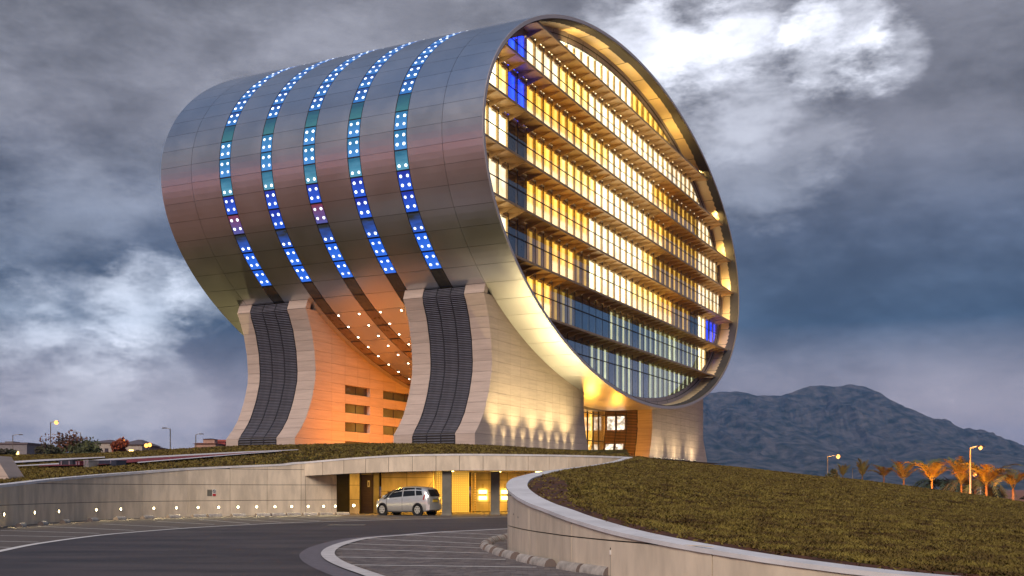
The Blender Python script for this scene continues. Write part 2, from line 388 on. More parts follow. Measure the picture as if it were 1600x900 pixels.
for x in (3, 51, 89, 148, 186.5, 238.5, 274, 308, 340.6, 371, 400, 428.6, 455, 480.5, 504.5, 523):
    s = smin(lwf, None, x); q, nr = lf(s); c = Vector((q[0]+nr[0]*.055, q[1]+nr[1]*.055, .5)); nv = Vector((nr[0], nr[1], 0)); tv = Vector((-nr[1], nr[0], 0))
    fr = MB().tube([c-nv*.01, c+nv*.03], [.09, .082], 12).build('wall_light', M_DARK, left_wall)
    MB().poly([c+nv*.034+(tv*cos(a)+Vector((0, 0, 1))*sin(a))*.068 for a in np.linspace(0, 2*pi, 13)[:-1]]).build('lens', M_BULB, fr)
    lamp('SPOT', 'wall_glow', c+nv*.25, 26, (1, .8, .42), left_wall, .05, c+nv*2.2+Vector((0, 0, -1.2)), 140, .7)
# beam of the bridge over the drive
hd = [0, 2, 5, 9, 14, 19, 24, 30, 36, 42, 48, 53, 57]
bp = [(-11.95, 62.55), (-10.6, 62.0), (-9.3, 61.6), (-8.0, 61.25), (-6.7, 61.1)]
for h_ in hd:
    if 800+FPX*bp[-1][0]/bp[-1][1] > 972: break
    bp.append((bp[-1][0]+1.32*cos(R(h_)), bp[-1][1]+1.32*sin(R(h_))))
BT = lambda x: float(np.interp(x, [-12, -9, -6, -3, 9], [3.04, 3.26, 3.43, 3.47, 3.47]))
BBt = lambda x: float(np.interp(x, [-12, -9, -6, -3, 9], [2.24, 2.38, 2.48, 2.54, 2.54]))
bf, bL, bpp, bd = path_fn([(p[0], p[1], BT(p[0])) for p in bp])
beam = thing('bridge_beam', 'pale curved concrete beam of joined panels bridging the lit underpass', 'bridge beam', (0, 0, 0))
bj = [1.32*k for k in range(1, 30)]
panel_wall(beam, bf, 0, bL, bj, (0,), lambda s: bf(s)[0][2], lambda s: BBt(bf(s)[0][0]), th=.5, cope_w=.62, cope_t=.10)
FORK = bf(bL)[0]
# nose wall to the right
RW = [(FORK[0]-.1, FORK[1]+.1, 3.47)]+[(p[0]*1., p[1], p[2]) for p in RWp[1:]]
rwf = path_fn(RW); rf, rL = rwf[0], rwf[1]
nose = thing('nose_wall', 'curved pale concrete wall that sweeps round a nose below the grass bank', 'wall', (0, 0, 0))
snose = rwf[3][int(np.argmin(rwf[2][:, 0]))]
rj = [snose-12, snose-6, snose-1.2, snose+1.4, snose+3.9, snose+6.9, snose+11.2, snose+15, snose+19]
panel_wall(nose, rf, 0, rL, rj, (0, .62, 1.35), lambda s: rf(s)[0][2], cope_w=.52, cope_t=.07)
for k, s in enumerate((snose+.55, snose+1.0, snose+1.9, snose+2.6)):
    q, nr = rf(s); c = Vector((q[0]+nr[0]*.05, q[1]+nr[1]*.05, 1.02-.05*k)); nv = Vector((nr[0], nr[1], 0))
    MB().tube([c, c+nv*.006], .02, 8).build('tie_hole', M_CORE, nose)

# ------------------------------------------------------------------ grass banks
def loft(curves, n, m):
    cs = [resamp(c, n) for c in curves]; rows = []
    for a, b in zip(cs[:-1], cs[1:]):
        for k in range(m): rows.append(a+(b-a)*k/m)
    rows.append(cs[-1]); return np.array(rows)
def pz(px, py, Z): d = (px-800)/FPX; return (d*Z, Z, H+(Y0-py)/FPX*Z)
rin = []
for s in np.linspace(.5, rL, 90):
    q, nr = rf(s); rin.append((q[0]-nr[0]*.36, q[1]-nr[1]*.36, q[2]-.05))
soil = []
for s in np.linspace(.5, rL, 90):
    q, nr = rf(s); wd = .28+.75*math.exp(-((s-snose)/3.2)**2); soil.append((q[0]-nr[0]*(.4+wd), q[1]-nr[1]*(.4+wd), q[2]+.02))
crest = [pz(1000, 716, 85), pz(1100, 725.5, 97), pz(1200, 735.5, 92), pz(1260, 743, 88), pz(1324, 748.5, 83), pz(1375, 754.5, 79), pz(1417, 760, 75), pz(1456, 765.5, 72), pz(1502, 771.5, 69), pz(1543, 777, 66), pz(1600, 785, 61), pz(1760, 809, 50), (44, 40, .4), (46, 22, -.1), (44, 11, -.1)]
mid = []
ci, co = resamp(soil, 90), resamp(crom(crest, 8), 90)
for a, b in zip(ci, co): mid.append((a[0]*.5+b[0]*.5, a[1]*.5+b[1]*.5, a[2]*.42+b[2]*.58))
back = [(p[0]*1.18+2, p[1]*1.2, p[2]-.9) for p in co]; 
far = [(p[0]*1.35+6, p[1]*1.35+6, -.2) for p in co]
rg = loft([soil, mid, list(map(tuple, co)), back, far], 90, 10)
for r in range(len(rg)):
    for c in range(90):
        x, yv, z = rg[r, c]
        if 0 < r < 40: rg[r, c, 2] += noise.noise(Vector((x*.35, yv*.35, 0)))*.06
bank = MB().grid(rg.tolist()); bank_o = tag(bank.build('grass_bank', M_TURF, smooth=True), kind='structure')
tag(MB().grid(loft([rin, soil], 90, 3).tolist()).build('soil_bed', M_SOIL, smooth=True), kind='structure')
lin = []
for s in np.linspace(0, sb-.2, 40):
    q, nr = lf(s); lin.append((q[0]-nr[0]*.4, q[1]-nr[1]*.4, q[2]-.04))
for s in np.linspace(.3, bL-.2, 40):
    q, nr = bf(s); lin.append((q[0]-nr[0]*.5, q[1]-nr[1]*.5, q[2]-.03))
lcrest = [pz(-160, 713, 112), pz(0, 711.5, 110), pz(100, 710, 106), pz(200, 706, 101), pz(280, 701.5, 95), pz(350, 698, 90), pz(450, 695.5, 84), pz(600, 693.5, 80), pz(750, 696, 79), pz(850, 702.5, 82), pz(920, 709, 85), pz(985, 714, 84)]
lc = resamp(crom(lcrest, 6), 90); li = resamp(lin, 90)
lm = [(a[0]*.5+b[0]*.5, a[1]*.5+b[1]*.5, a[2]*.46+b[2]*.54) for a, b in zip(li, lc)]
lb = [(p[0]*1.03, p[1]+5, 4.72) for p in lc]
lback = [(p[0]*1.2-4, p[1]+70, 4.6) for p in lc]; lfar = [(p[0]*1.5-20, p[1]+150, 2.) for p in lc]
lg = loft([li, lm, lc, lb, lback, lfar], 90, 8)
lawn = MB().grid(lg.tolist()); lawn_o = tag(lawn.build('lawn', M_TURF, smooth=True), kind='structure')
_d1, _d2 = Vector((-cos(.45), sin(.45), 0)), Vector((sin(.45), cos(.45), 0))
tag(MB().poly([Vector((13.727, 109.25, 4.74))+_d2*a+_d1*b for a, b in ((-33, 1.5), (34, 1.5), (34, 30), (-33, 30))]).build('forecourt', mat('forecourt paving', (.2, .18, .16), .85)), kind='structure')
bvh_bank = BVHTree.FromPolygons(bank.v, bank.f); bvh_lawn = BVHTree.FromPolygons(lawn.v, lawn.f)
def on_lawn(px, py, b=bvh_lawn):
    h = b.ray_cast(Vector((0, 0, H)), ray(px, py)); return h[0]
def grass(rows, count, name, wfn, hgt):
    rows = np.array(rows); nr, nc = rows.shape[:2]
    a, b, c, d = rows[:-1, :-1], rows[:-1, 1:], rows[1:, 1:], rows[1:, :-1]
    ar = np.linalg.norm(np.cross(c-a, d-b), axis=2)*.5; cen = (a+b+c+d)/4
    wt = ar*wfn(cen); wt = (wt/wt.sum()).ravel(); idx = np.random.choice(len(wt), count, p=wt); i, j = idx//(nc-1), idx % (nc-1)
    u, v = np.random.rand(2, count, 1); p = (a[i, j]*(1-u)+b[i, j]*u)*(1-v)+(d[i, j]*(1-u)+c[i, j]*u)*v
    dist = p[:, 1:2]; B = 4; n = count*B
    base = np.repeat(p, B, 0)+np.random.normal(0, .05, (n, 3))*np.array([1, 1, 0])*np.repeat(np.clip(dist/30, .7, 2.5), B, 0)
    hh = hgt*np.random.uniform(.5, 1.4, (n, 1))*np.repeat(np.clip(dist/45, .8, 1.15), B, 0); ang = np.random.rand(n, 1)*2*pi
    wv = np.concatenate([np.cos(ang), np.sin(ang), 0*ang], 1)*.022*np.repeat(np.clip(dist/25, 1, 3.), B, 0); lean = np.random.normal(0, .95, (n, 3))*np.array([1, 1, 0])*hh; lean[:, 2] = hh[:, 0]
    V = np.stack([base-wv, base+wv, base+lean], 1).reshape(-1, 3)
    me = bpy.data.meshes.new(name); me.vertices.add(n*3); me.vertices.foreach_set('co', V.ravel()); me.loops.add(n*3); me.loops.foreach_set('vertex_index', np.arange(n*3, dtype=np.int32))
    me.polygons.add(n); me.polygons.foreach_set('loop_start', np.arange(0, n*3, 3, dtype=np.int32)); me.update(calc_edges=True); me.materials.append(M_GRASS)
    return tag(link(name, me), kind='stuff')
grass(rg[:24, :], 85000, 'grass', lambda c: 1/np.maximum(c[..., 1], 14)**1.5*(c[..., 0] < c[..., 1]*.55+2), .062)
grass(loft([rin, soil], 90, 4), 700, 'grass', lambda c: 1/np.maximum(c[..., 1], 14)**1.2, .045)
grass(lg[:20, :], 22000, 'grass', lambda c: 1/np.maximum(c[..., 1], 14)**1.2*(c[..., 0] > -c[..., 1]*.52-2), .075)

# ------------------------------------------------------------------ the elliptical office building, in its own (s, t, z) frame: s along the glazed end, t along the tube
TH = .45; EA, EB, EZ, TL, TI = 36.25, 16.767, 25.05, 29.7, -1.5256
bld = thing('office_building', 'huge silver elliptical tube office building on four curved stone legs with a glowing glazed end', 'office building', (13.727, 109.25, H), pi/2-TH)
d2 = Vector((sin(TH), cos(TH), 0)); d1 = Vector((-cos(TH), sin(TH), 0)); BO = Vector((13.727, 109.25, H))
def bw(s, t, z): return BO+d2*s+d1*t+Vector((0, 0, z))       # building frame to world
def ep(u, off=0.): return (EA+off)*cos(u)+TI*sin(u), EZ+(EB+off)*sin(u)
def zlim(s, off=0.):
    a, b = EA+off, EB+off; A = TI*TI/a/a+1; B = -2*s*TI/a/a; C = s*s/a/a-1; D = B*B-4*A*C
    if D <= 0: return None
    return EZ+b*(-B-sqrt(D))/2/A, EZ+b*(-B+sqrt(D))/2/A
def slim(z, off=0.):
    q = (z-EZ)/(EB+off)
    if abs(q) >= 1: return None
    h = (EA+off)*sqrt(1-q*q); return TI*q-h, TI*q+h
US = [97.5, 103, 108.5, 114, 119.5, 125, 130.5, 136, 141.5, 146.8, 152.1, 156.8, 161.8, 166.4, 171.3, 176.2, 181.2, 186, 190.7, 195.6, 200.2, 204.6, 208.9, 213.2, 217.5, 221.9, 226.2, 230.6, 235, 239.5, 244, 249, 254, 259, 264]
shell = MB().grid([[(s, t, z) for s, z in [ep(u, -.075) for u in np.linspace(0, 2*pi, 180, endpoint=False)]] for t in (.02, TL-.02)], True).build('tube_shell', M_CORE, bld)
TC = [(.02, 3.28), (3.28, 6.2), (7.33, 10.28), (11.41, 14.32), (15.45, 18.39), (19.47, 22.45), (23.58, 26.45), (26.45, TL-.02)]
def skin(mb, u0, u1, t0, t1, off, th, n=3):
    rows = []
    for u in np.linspace(u0, u1, n+1):
        so, zo = ep(u, off); si, zi = ep(u, off-th); rows.append([(si, t0, zi), (so, t0, zo), (so, t1, zo), (si, t1, zi)])
    mb.grid(rows); mb.poly(rows[0][::-1]); mb.poly(rows[-1]); return mb
for t0, t1 in TC:
    for a, b in zip(US[:-1], US[1:]):
        skin(MB(), R(a)+.0006, R(b)-.0006, t0+.014, t1-.014, 0, .06).build('cladding_panel', M_METAL, shell)
restc = MB()
for t0, t1 in TC:
    for a in np.linspace(264, 457.5, 42)[:-1]: skin(restc, R(a)+.0006, R(a+193.5/41)-.0006, t0+.014, t1-.014, 0, .06)
o = restc.build('cladding_panel', M_METAL, shell); o['kind'] = 'stuff'
# glazed bands round the tube
def pane_mat(nm, top, bot, k):
    m = bpy.data.materials.new(nm); m.use_nodes = True; q = G(m.node_tree); b = m.node_tree.nodes['Principled BSDF']
    sx = q.n('ShaderNodeSeparateXYZ'); tc = q.n('ShaderNodeTexCoord'); m.node_tree.links.new(tc.outputs['Generated'], sx.inputs[0])
    f = q.m('ADD', sx.outputs[2], q.m('MULTIPLY', q.m('SUBTRACT', q.noise(q.v('MULTIPLY', tc.outputs['Object'], (.6, .6, 3.)), 1.3, 4), .5), .9))
    cc = q.ramp(f, [(.1, bot), (.55, tuple((x+y)*.5 for x, y in zip(top, bot))), (.95, top)])
    b.inputs['Base Color'].default_value = (.02, .03, .04, 1); b.inputs['Roughness'].default_value = .12
    q.put(b.inputs['Emission Color'], cc); b.inputs['Emission Strength'].default_value = k*.42; return m
PM = dict(mid=pane_mat('lit blue pane', (.01, .07, .34), (.03, .2, .62), 1.), teal=pane_mat('teal pane', (.015, .11, .2), (.05, .24, .28), .8), light=pane_mat('light blue pane', (.02, .2, .42), (.07, .3, .75), 1.),
          streak=pane_mat('streaked teal pane', (.01, .17, .3), (.12, .42, .62), .9), deep=pane_mat('deep blue pane', (.01, .03, .42), (.02, .12, .8), 1.), half=pane_mat('half lit pane', (.025, .026, .02), (.03, .13, .7), 1.),
          blue=pane_mat('bright blue pane', (.01, .13, .85), (.04, .2, .95), 1.), pink=pane_mat('pinkish pane', (.35, .05, .10), (.16, .16, .6), .7), dark=mat('dark pane', (.085, .08, .055), .2, var=.2),
          brown=mat('brown pane', (.15, .105, .06), .3, var=.2))
M_DISC = emit('round strip lamp', (.80, .88, 1), 1.6, rand=.45); top_discs = []
SB = [(6.2, 7.33), (10.28, 11.41), (14.32, 15.45), (18.39, 19.47), (22.45, 23.58)]
for si, (t0, t1) in enumerate(SB):
    fr = MB()
    for a in np.linspace(97.5, 457.5, 91)[:-1]: skin(fr, R(a), R(a+4), t0-.01, t1+.01, -.02, .13, 1)
    fr = fr.build('strip_frame', M_DARK, bld)
    for r, (a, b) in enumerate(zip(US[:-1], US[1:])):
        m_ = (a+b)/2; four = [(.27, .28), (.27, .72), (.78, .28), (.78, .72)]; low = [(.27, .78), (.78, .78)]
        kind, ld = ('mid', four) if m_ < 166 else ('teal', []) if m_ < 171.3 else ('light', four) if m_ < 181.2 else ('streak', low) if m_ < 186 else ('deep', four) if m_ < 195.6 else ('half', low) if m_ < 200 else ('blue', four) if m_ < 208.9 else ('dark', []) if m_ < 217 else ('brown', [])
        if si == 2 and 189 < m_ < 195.6 or si == 4 and 193 < m_ < 195.6: kind = 'pink'
        p = skin(MB(), R(a)+.0035, R(b)-.0035, t0+.06, t1-.06, .0, .03, 2).build('strip_pane', PM[kind], fr)
        if ld:
            lm = MB() if r < 6 else None
            for ft, fu in ld:
                u = R(a+(b-a)*fu); t = t0+(t1-t0)*(1-ft); s, z = ep(u, .02); s2, z2 = ep(u+.001, .02); tv = Vector((s2-s, 0, z2-z)).normalized()
                (lm or MB()).poly([Vector((s, t, z))+(Vector((0, 1, 0))*cos(q)+tv*sin(q))*.112 for q in np.linspace(0, 2*pi, 11)[:-1]])
                if not lm: MB().poly([Vector((s, t, z))+(Vector((0, 1, 0))*cos(q)+tv*sin(q))*.112 for q in np.linspace(0, 2*pi, 11)[:-1]]).build('strip_lamp', M_DISC, fr)
            if lm: lm.build('strip_lamp', M_DISC, fr)['kind'] = 'stuff'
# small lamps under the belly
M_DL = emit('belly lamp', (1, .8, .55), 8.)
for tt_ in (12.05, 14.08, 16.18, 18.25, 20.3):
    for uu in (218.3, 221.7, 225, 228.3, 231.6, 234.9, 238, 241.4, 245):
        if tt_ > 19 and uu > 219 or any(x0 < tt_ < x1 for x0, x1 in SB): continue
        s, z = ep(R(uu), .012); s2, z2 = ep(R(uu)+.001, .012); tv = Vector((s2-s, 0, z2-z)).normalized()
        MB().poly([Vector((s, tt_, z))+(Vector((0, 1, 0))*cos(q)+tv*sin(q))*.085 for q in np.linspace(0, 2*pi, 9)[:-1]]).build('downlight', M_DL, shell)
# rim of the glazed end
M_RIM = mat('rim edge', (.42, .40, .42), .5, metal=.3, var=.05)
M_INTR = mat('rim lining', (.66, .52, .32), .36, metal=.2, var=.12, scale=.35, rand=.06)
rim = MB(); uu = np.linspace(0, 2*pi, 181)
TG = 2.2
for (o0, ta, o1, tb_) in [(-.3, -.03, 0., -.03), (0., -.03, .0, .03)]:
    rim.grid([[(ep(u, o0)[0], ta, ep(u, o0)[1]) for u in uu], [(ep(u, o1)[0], tb_, ep(u, o1)[1]) for u in uu]])
rim = rim.build('rim', M_RIM, bld)
NP = 46
for k in range(NP):
    u0, u1 = 2*pi*k/NP+.0015, 2*pi*(k+1)/NP-.0015
    for h, (ta, tb_) in enumerate(((-.02, TG+.05),)):
        jit = random.uniform(-.012, .012)
        MB().grid([[(ep(u, -.31+jit)[0], ta, ep(u, -.31+jit)[1]), (ep(u, -.42)[0], tb_, ep(u, -.42)[1])] for u in np.linspace(u0, u1, 5)][::-1]).build('rim_panel', M_INTR, rim)
MB().grid([[(ep(u, -.36)[0], ta, ep(u, -.36)[1]) for u in uu] for ta in (.0, TG+.1)]).build('rim_backing', M_CORE, rim)
M_RING = mat('frame ring tile', (.30, .26, .27), .6, var=.1, scale=2)
for k in range(60):
    u0, u1 = 2*pi*k/60+.0012, 2*pi*(k+1)/60-.0012
    for oa, ob, tq in ((-1.22, -.82, TG), (-.80, -.40, TG-.12)):
        MB().grid([[(ep(u, oa)[0], tq, ep(u, oa)[1]), (ep(u, ob)[0], tq, ep(u, ob)[1])] for u in (u0, (u0+u1)/2, u1)]).build('ring_tile', M_RING, rim)
MB().grid([[(ep(u, -1.25)[0], TG+.05, ep(u, -1.25)[1]), (ep(u, -.35)[0], TG+.05, ep(u, -.35)[1])] for u in uu]).build('ring_backing', M_CORE, rim)
# storeys behind the glass
P, S0 = 1.70, -27.67
ZS = [13.75+3.86*k for k in range(7)]
def cell(s0, s1, z0, z1, t, off=-1.2, n=3):      # upright cell of a plane t, trimmed by the opening's ellipse
    lim = slim(EZ, off); s0, s1 = max(s0, lim[0]+.03), min(s1, lim[1]-.03)
    if s1-s0 < .12: return None
    bot, top = [], []
    for s in np.linspace(s0, s1, n):
        l = zlim(s, off)
        if l is None: continue
        a, b = max(z0, l[0]), min(z1, l[1])
        if b-a < .02: a = b = None
        if a is not None: bot.append((s, t, a)); top.append((s, t, b))
    if len(bot) < 2 or max(q[2] for q in top)-min(q[2] for q in bot) < .35: return None
    return bot+top[::-1]
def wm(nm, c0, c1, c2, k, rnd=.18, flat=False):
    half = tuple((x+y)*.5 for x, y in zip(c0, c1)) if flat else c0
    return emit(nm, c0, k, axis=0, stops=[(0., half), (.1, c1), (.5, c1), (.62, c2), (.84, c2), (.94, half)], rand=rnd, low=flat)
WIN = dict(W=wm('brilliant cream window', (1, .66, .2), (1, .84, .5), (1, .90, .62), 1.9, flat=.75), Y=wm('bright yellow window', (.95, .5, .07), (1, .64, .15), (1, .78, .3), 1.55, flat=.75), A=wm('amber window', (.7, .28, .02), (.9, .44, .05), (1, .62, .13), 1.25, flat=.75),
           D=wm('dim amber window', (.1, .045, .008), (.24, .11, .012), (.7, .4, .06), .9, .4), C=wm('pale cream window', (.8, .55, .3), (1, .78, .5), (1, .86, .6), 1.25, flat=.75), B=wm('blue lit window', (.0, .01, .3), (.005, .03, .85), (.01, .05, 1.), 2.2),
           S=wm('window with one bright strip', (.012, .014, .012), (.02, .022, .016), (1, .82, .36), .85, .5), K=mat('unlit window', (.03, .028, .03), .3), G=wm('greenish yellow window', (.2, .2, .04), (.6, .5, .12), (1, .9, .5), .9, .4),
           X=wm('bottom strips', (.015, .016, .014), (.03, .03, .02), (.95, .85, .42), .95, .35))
def win_kind(k, n):
    r = random.random()
    if k == 7: return 'D' if n < 3 else 'W' if n < 17 else 'A'
    if k == 6: return 'Y' if n < -1 else 'C' if n == -1 else 'B' if n in (0, 1) else 'C' if n < 6 else 'Y' if n < 10 else 'W' if n < 24 else 'C'
    if k == 5: return ('W' if r < .5 else 'Y') if n < 0 else 'B' if n < 2 else 'A' if n < 9 else 'Y' if n < 13 else 'W' if n < 21 else 'A' if n < 24 else 'D' if n < 31 else 'C'
    if k == 4: return 'W' if n < 0 else 'K' if n < 2 else 'A' if n < 6 else 'Y' if n < 11 else 'W' if n < 20 else 'A' if n < 23 else 'D' if n < 31 else 'C'
    if k == 3: return 'C' if n < 0 else 'K' if n < 2 else 'A' if n < 10 else 'W' if n < 19 else 'Y' if n < 21 else 'D' if n < 31 else 'C'
    if k == 2: return 'W' if n < 0 else 'K' if n < 2 else 'D' if n < 5 else 'A' if n < 8 else 'D' if n < 10 else 'W' if n < 17 else 'Y' if n < 22 else 'A' if n < 25 else 'D' if n < 29 else 'K' if n < 31 else 'W' if n < 33 else 'B'
    if k == 1: return 'K' if n < 2 else 'A' if n < 5 else 'D' if n < 8 else 'K' if n < 10 else ('S' if r < .6 else 'K') if n < 19 else 'X' if n < 22 else 'G' if n < 26 else 'S' if n < 31 else 'W' if n < 33 else 'K'
    return 'K' if n < 9 else ('X' if r < .62 else 'K') if n < 20 else 'G' if n < 25 else 'X'
M_GLS = glass('facade glass', (.90, .9, .88), .08, .015, .8); M_GLSL = glass('blue reflecting glass', (.62, .72, .76), .34, .015, .9)
M_GOLD = mat('golden reveal', (.62, .44, .16), .5, metal=.1, var=.1)
M_SOF = mat('bronze soffit', (.50, .31, .13), .4, metal=.25, var=.2, scale=.6, rand=.12); M_EDGE = mat('bronze slab edge', (.30, .19, .09), .4, metal=.3)
fin_me = {}
nfin = 0
for k in range(8):
    zlo = EZ-EB-1 if k == 0 else ZS[k-1]+.12
    zhi = EZ+EB+1 if k == 7 else ZS[k]-.02
    cw = thing('curtain_wall', None, None); cw.parent = bld
    mull = MB(); brk = MB()
    for n in range(-6, 38):
        s0, s1 = S0+P*n, S0+P*(n+1)
        c = cell(s0+.03, s1-.03, zlo, zhi, TG)
        if not c: continue
        MB().poly(c).build('glass_pane', M_GLSL if k < 2 and n > 5 and n < 31 else M_GLS, cw)
        wk = win_kind(k, n)
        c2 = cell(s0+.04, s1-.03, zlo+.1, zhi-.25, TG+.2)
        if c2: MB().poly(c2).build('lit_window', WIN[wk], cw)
        l = zlim(s0, -1.2)
        if l:
            a, b = max(zlo, l[0]), min(zhi, l[1])
            if b-a > .3:
                MB().box(s0-.018, s0+.018, TG-.02, TG+.03, a, b).build('mullion', M_DARK, cw)
                brk.box(s0-.025, s0+.025, TG+.05, TG+.19, a, b-.2)
    brk.build('reveals', M_GOLD, cw)['kind'] = 'stuff'
    zr = 12.15 if k == 0 else ZS[k-1]+2.33
    e = slim(zr, -1.2)
    if e and k < 7: MB().box(e[0], e[1], TG-.05, TG-.022, zr-.045, zr+.045).build('transom', M_DARK, cw)
    # ceiling brackets seen at the heads of the windows
    if k < 7:
        bk = MB(); e2 = slim(ZS[k], -1.4)
        for n in range(-6, 38):
            s0 = S0+P*n
            if e2[0] < s0+.6 and s0+1.5 < e2[1]: bk.box(s0+.75, s0+1.5, TG+.06, TG+.19, ZS[k]-.42, ZS[k]-.3)
        bk.build('blind_heads', mat('white blind head', (.75, .72, .66), .5), cw)['kind'] = 'stuff'
        zs = ZS[k]; ea_, eb_ = slim(zs, -.45)
        slab = MB().box(ea_, eb_, .62, TG-.1, zs, zs+.1).build('floor_slab', M_SOF, bld)
        MB().box(ea_, eb_, .56, .62, zs-.05, zs+.13).build('slab_edge', M_EDGE, slab)
        MB().box(ea_+.5, eb_-.5, TG+.05, 2.9, zs-.25, zs+.02).build('spandrel', M_SOF, slab)
        for n in range(-6, 38):
            s0 = S0+P*n
            if ea_+.2 < s0 < eb_-.2:
                if k not in fin_me: fin_me[k] = MB().hexa([(-.05, .75, -.02), (.05, .75, -.02), (.03, TG-.06, -.46), (-.03, TG-.06, -.46), (-.12, .75, .001), (.12, .75, .001), (.09, TG-.06, .001), (-.09, TG-.06, .001)]).mesh('bracket_fin', M_SOF)
                f = link('bracket_fin', fin_me[k], slab, (s0, 0, zs-.004)); nfin += 1
MB().grid([[(0*u+ep(u, -.5)[0]*q, 3.06, EZ+(ep(u, -.5)[1]-EZ)*q) for u in uu] for q in (.02, 1.)]).build('inner_wall', M_CORE, bld)
MB().grid([[(ep(u, -.5)[0]*q, TL-1.5, EZ+(ep(u, -.5)[1]-EZ)*q) for u in uu] for q in (.02, 1.)]).build('end_wall', M_CORE, bld)

# lamps that stand on the slab ends and wash the lining of the rim
def rim_lamp(s, z, aim_s, aim_z, p):
    MB().box(s-.12, s+.12, 1.2, 1.44, z, z+.1).build('rim_lamp', M_DARK, rim)
    lamp('SPOT', 'rim_glow', (s, 1.2, z+.2), p, (1, .66, .2), bld, .1, None, 150, .8).rotation_euler = (Vector((aim_s, -.05, aim_z)).normalized()).to_track_quat('-Z', 'Y').to_euler()
for s in (-16, -9, -2, 5, 12): rim_lamp(s, ZS[6]+.14, .45, 1, 420)
for k in range(7):
    e = slim(ZS[k], -.45); rim_lamp(e[1]-1.6, ZS[k]+.14, 1, .35 if k < 4 else .8, 170 if k else 60)
# ------------------------------------------------------------------ legs
ZP = [3.0, 4.22, 5.05, 5.85, 6.69, 7.49, 8.32, 9.17, 9.88, 11.66, 13.53, 15.1, 15.75]
SP = [31.22, 31.22, 30.38, 29.74, 29.31, 28.93, 28.66, 28.42, 28.35, 28.5, 28.98, 29.75, 29.45]
near_o = lambda z: -float(np.interp(z, ZP, SP))
near_i = lambda z: -float(np.interp(z, [3, 3.5, 4.9, 6.3, 7.55, 9, 16], [8.0, 8.13, 8.7, 9.13, 9.34, 9.27, 9.2]))
far_o = lambda z: float(np.interp(z, [3, 3.5, 4.5, 7, 9.3, 11, 13.5, 15.1, 15.75], [33.1, 32.86, 32.2, 30.5, 29.65, 29.6, 30.0, 30.7, 30.4]))
far_i = lambda z: float(np.interp(z, [3, 3.57, 4.78, 6.93, 8.74, 16], [9.6, 9.73, 10.25, 10.8, 10.67, 10.6]))
ZC = [3.0, 4.22, 5.08, 5.92, 6.74, 7.56, 8.40, 9.2, 10.04, 10.88, 11.72, 12.56, 13.4, 14.25, 15.1]
M_SLAT = mat('louvre slat', (.16, .17, .21), .45, metal=.4, var=.15, rand=.12)
M_WOOD = mat('timber slat', (.30, .16, .07), .6, var=.2, rand=.15)
M_PANE = mat('dark leg window', (.05, .035, .025), .12, var=.15)
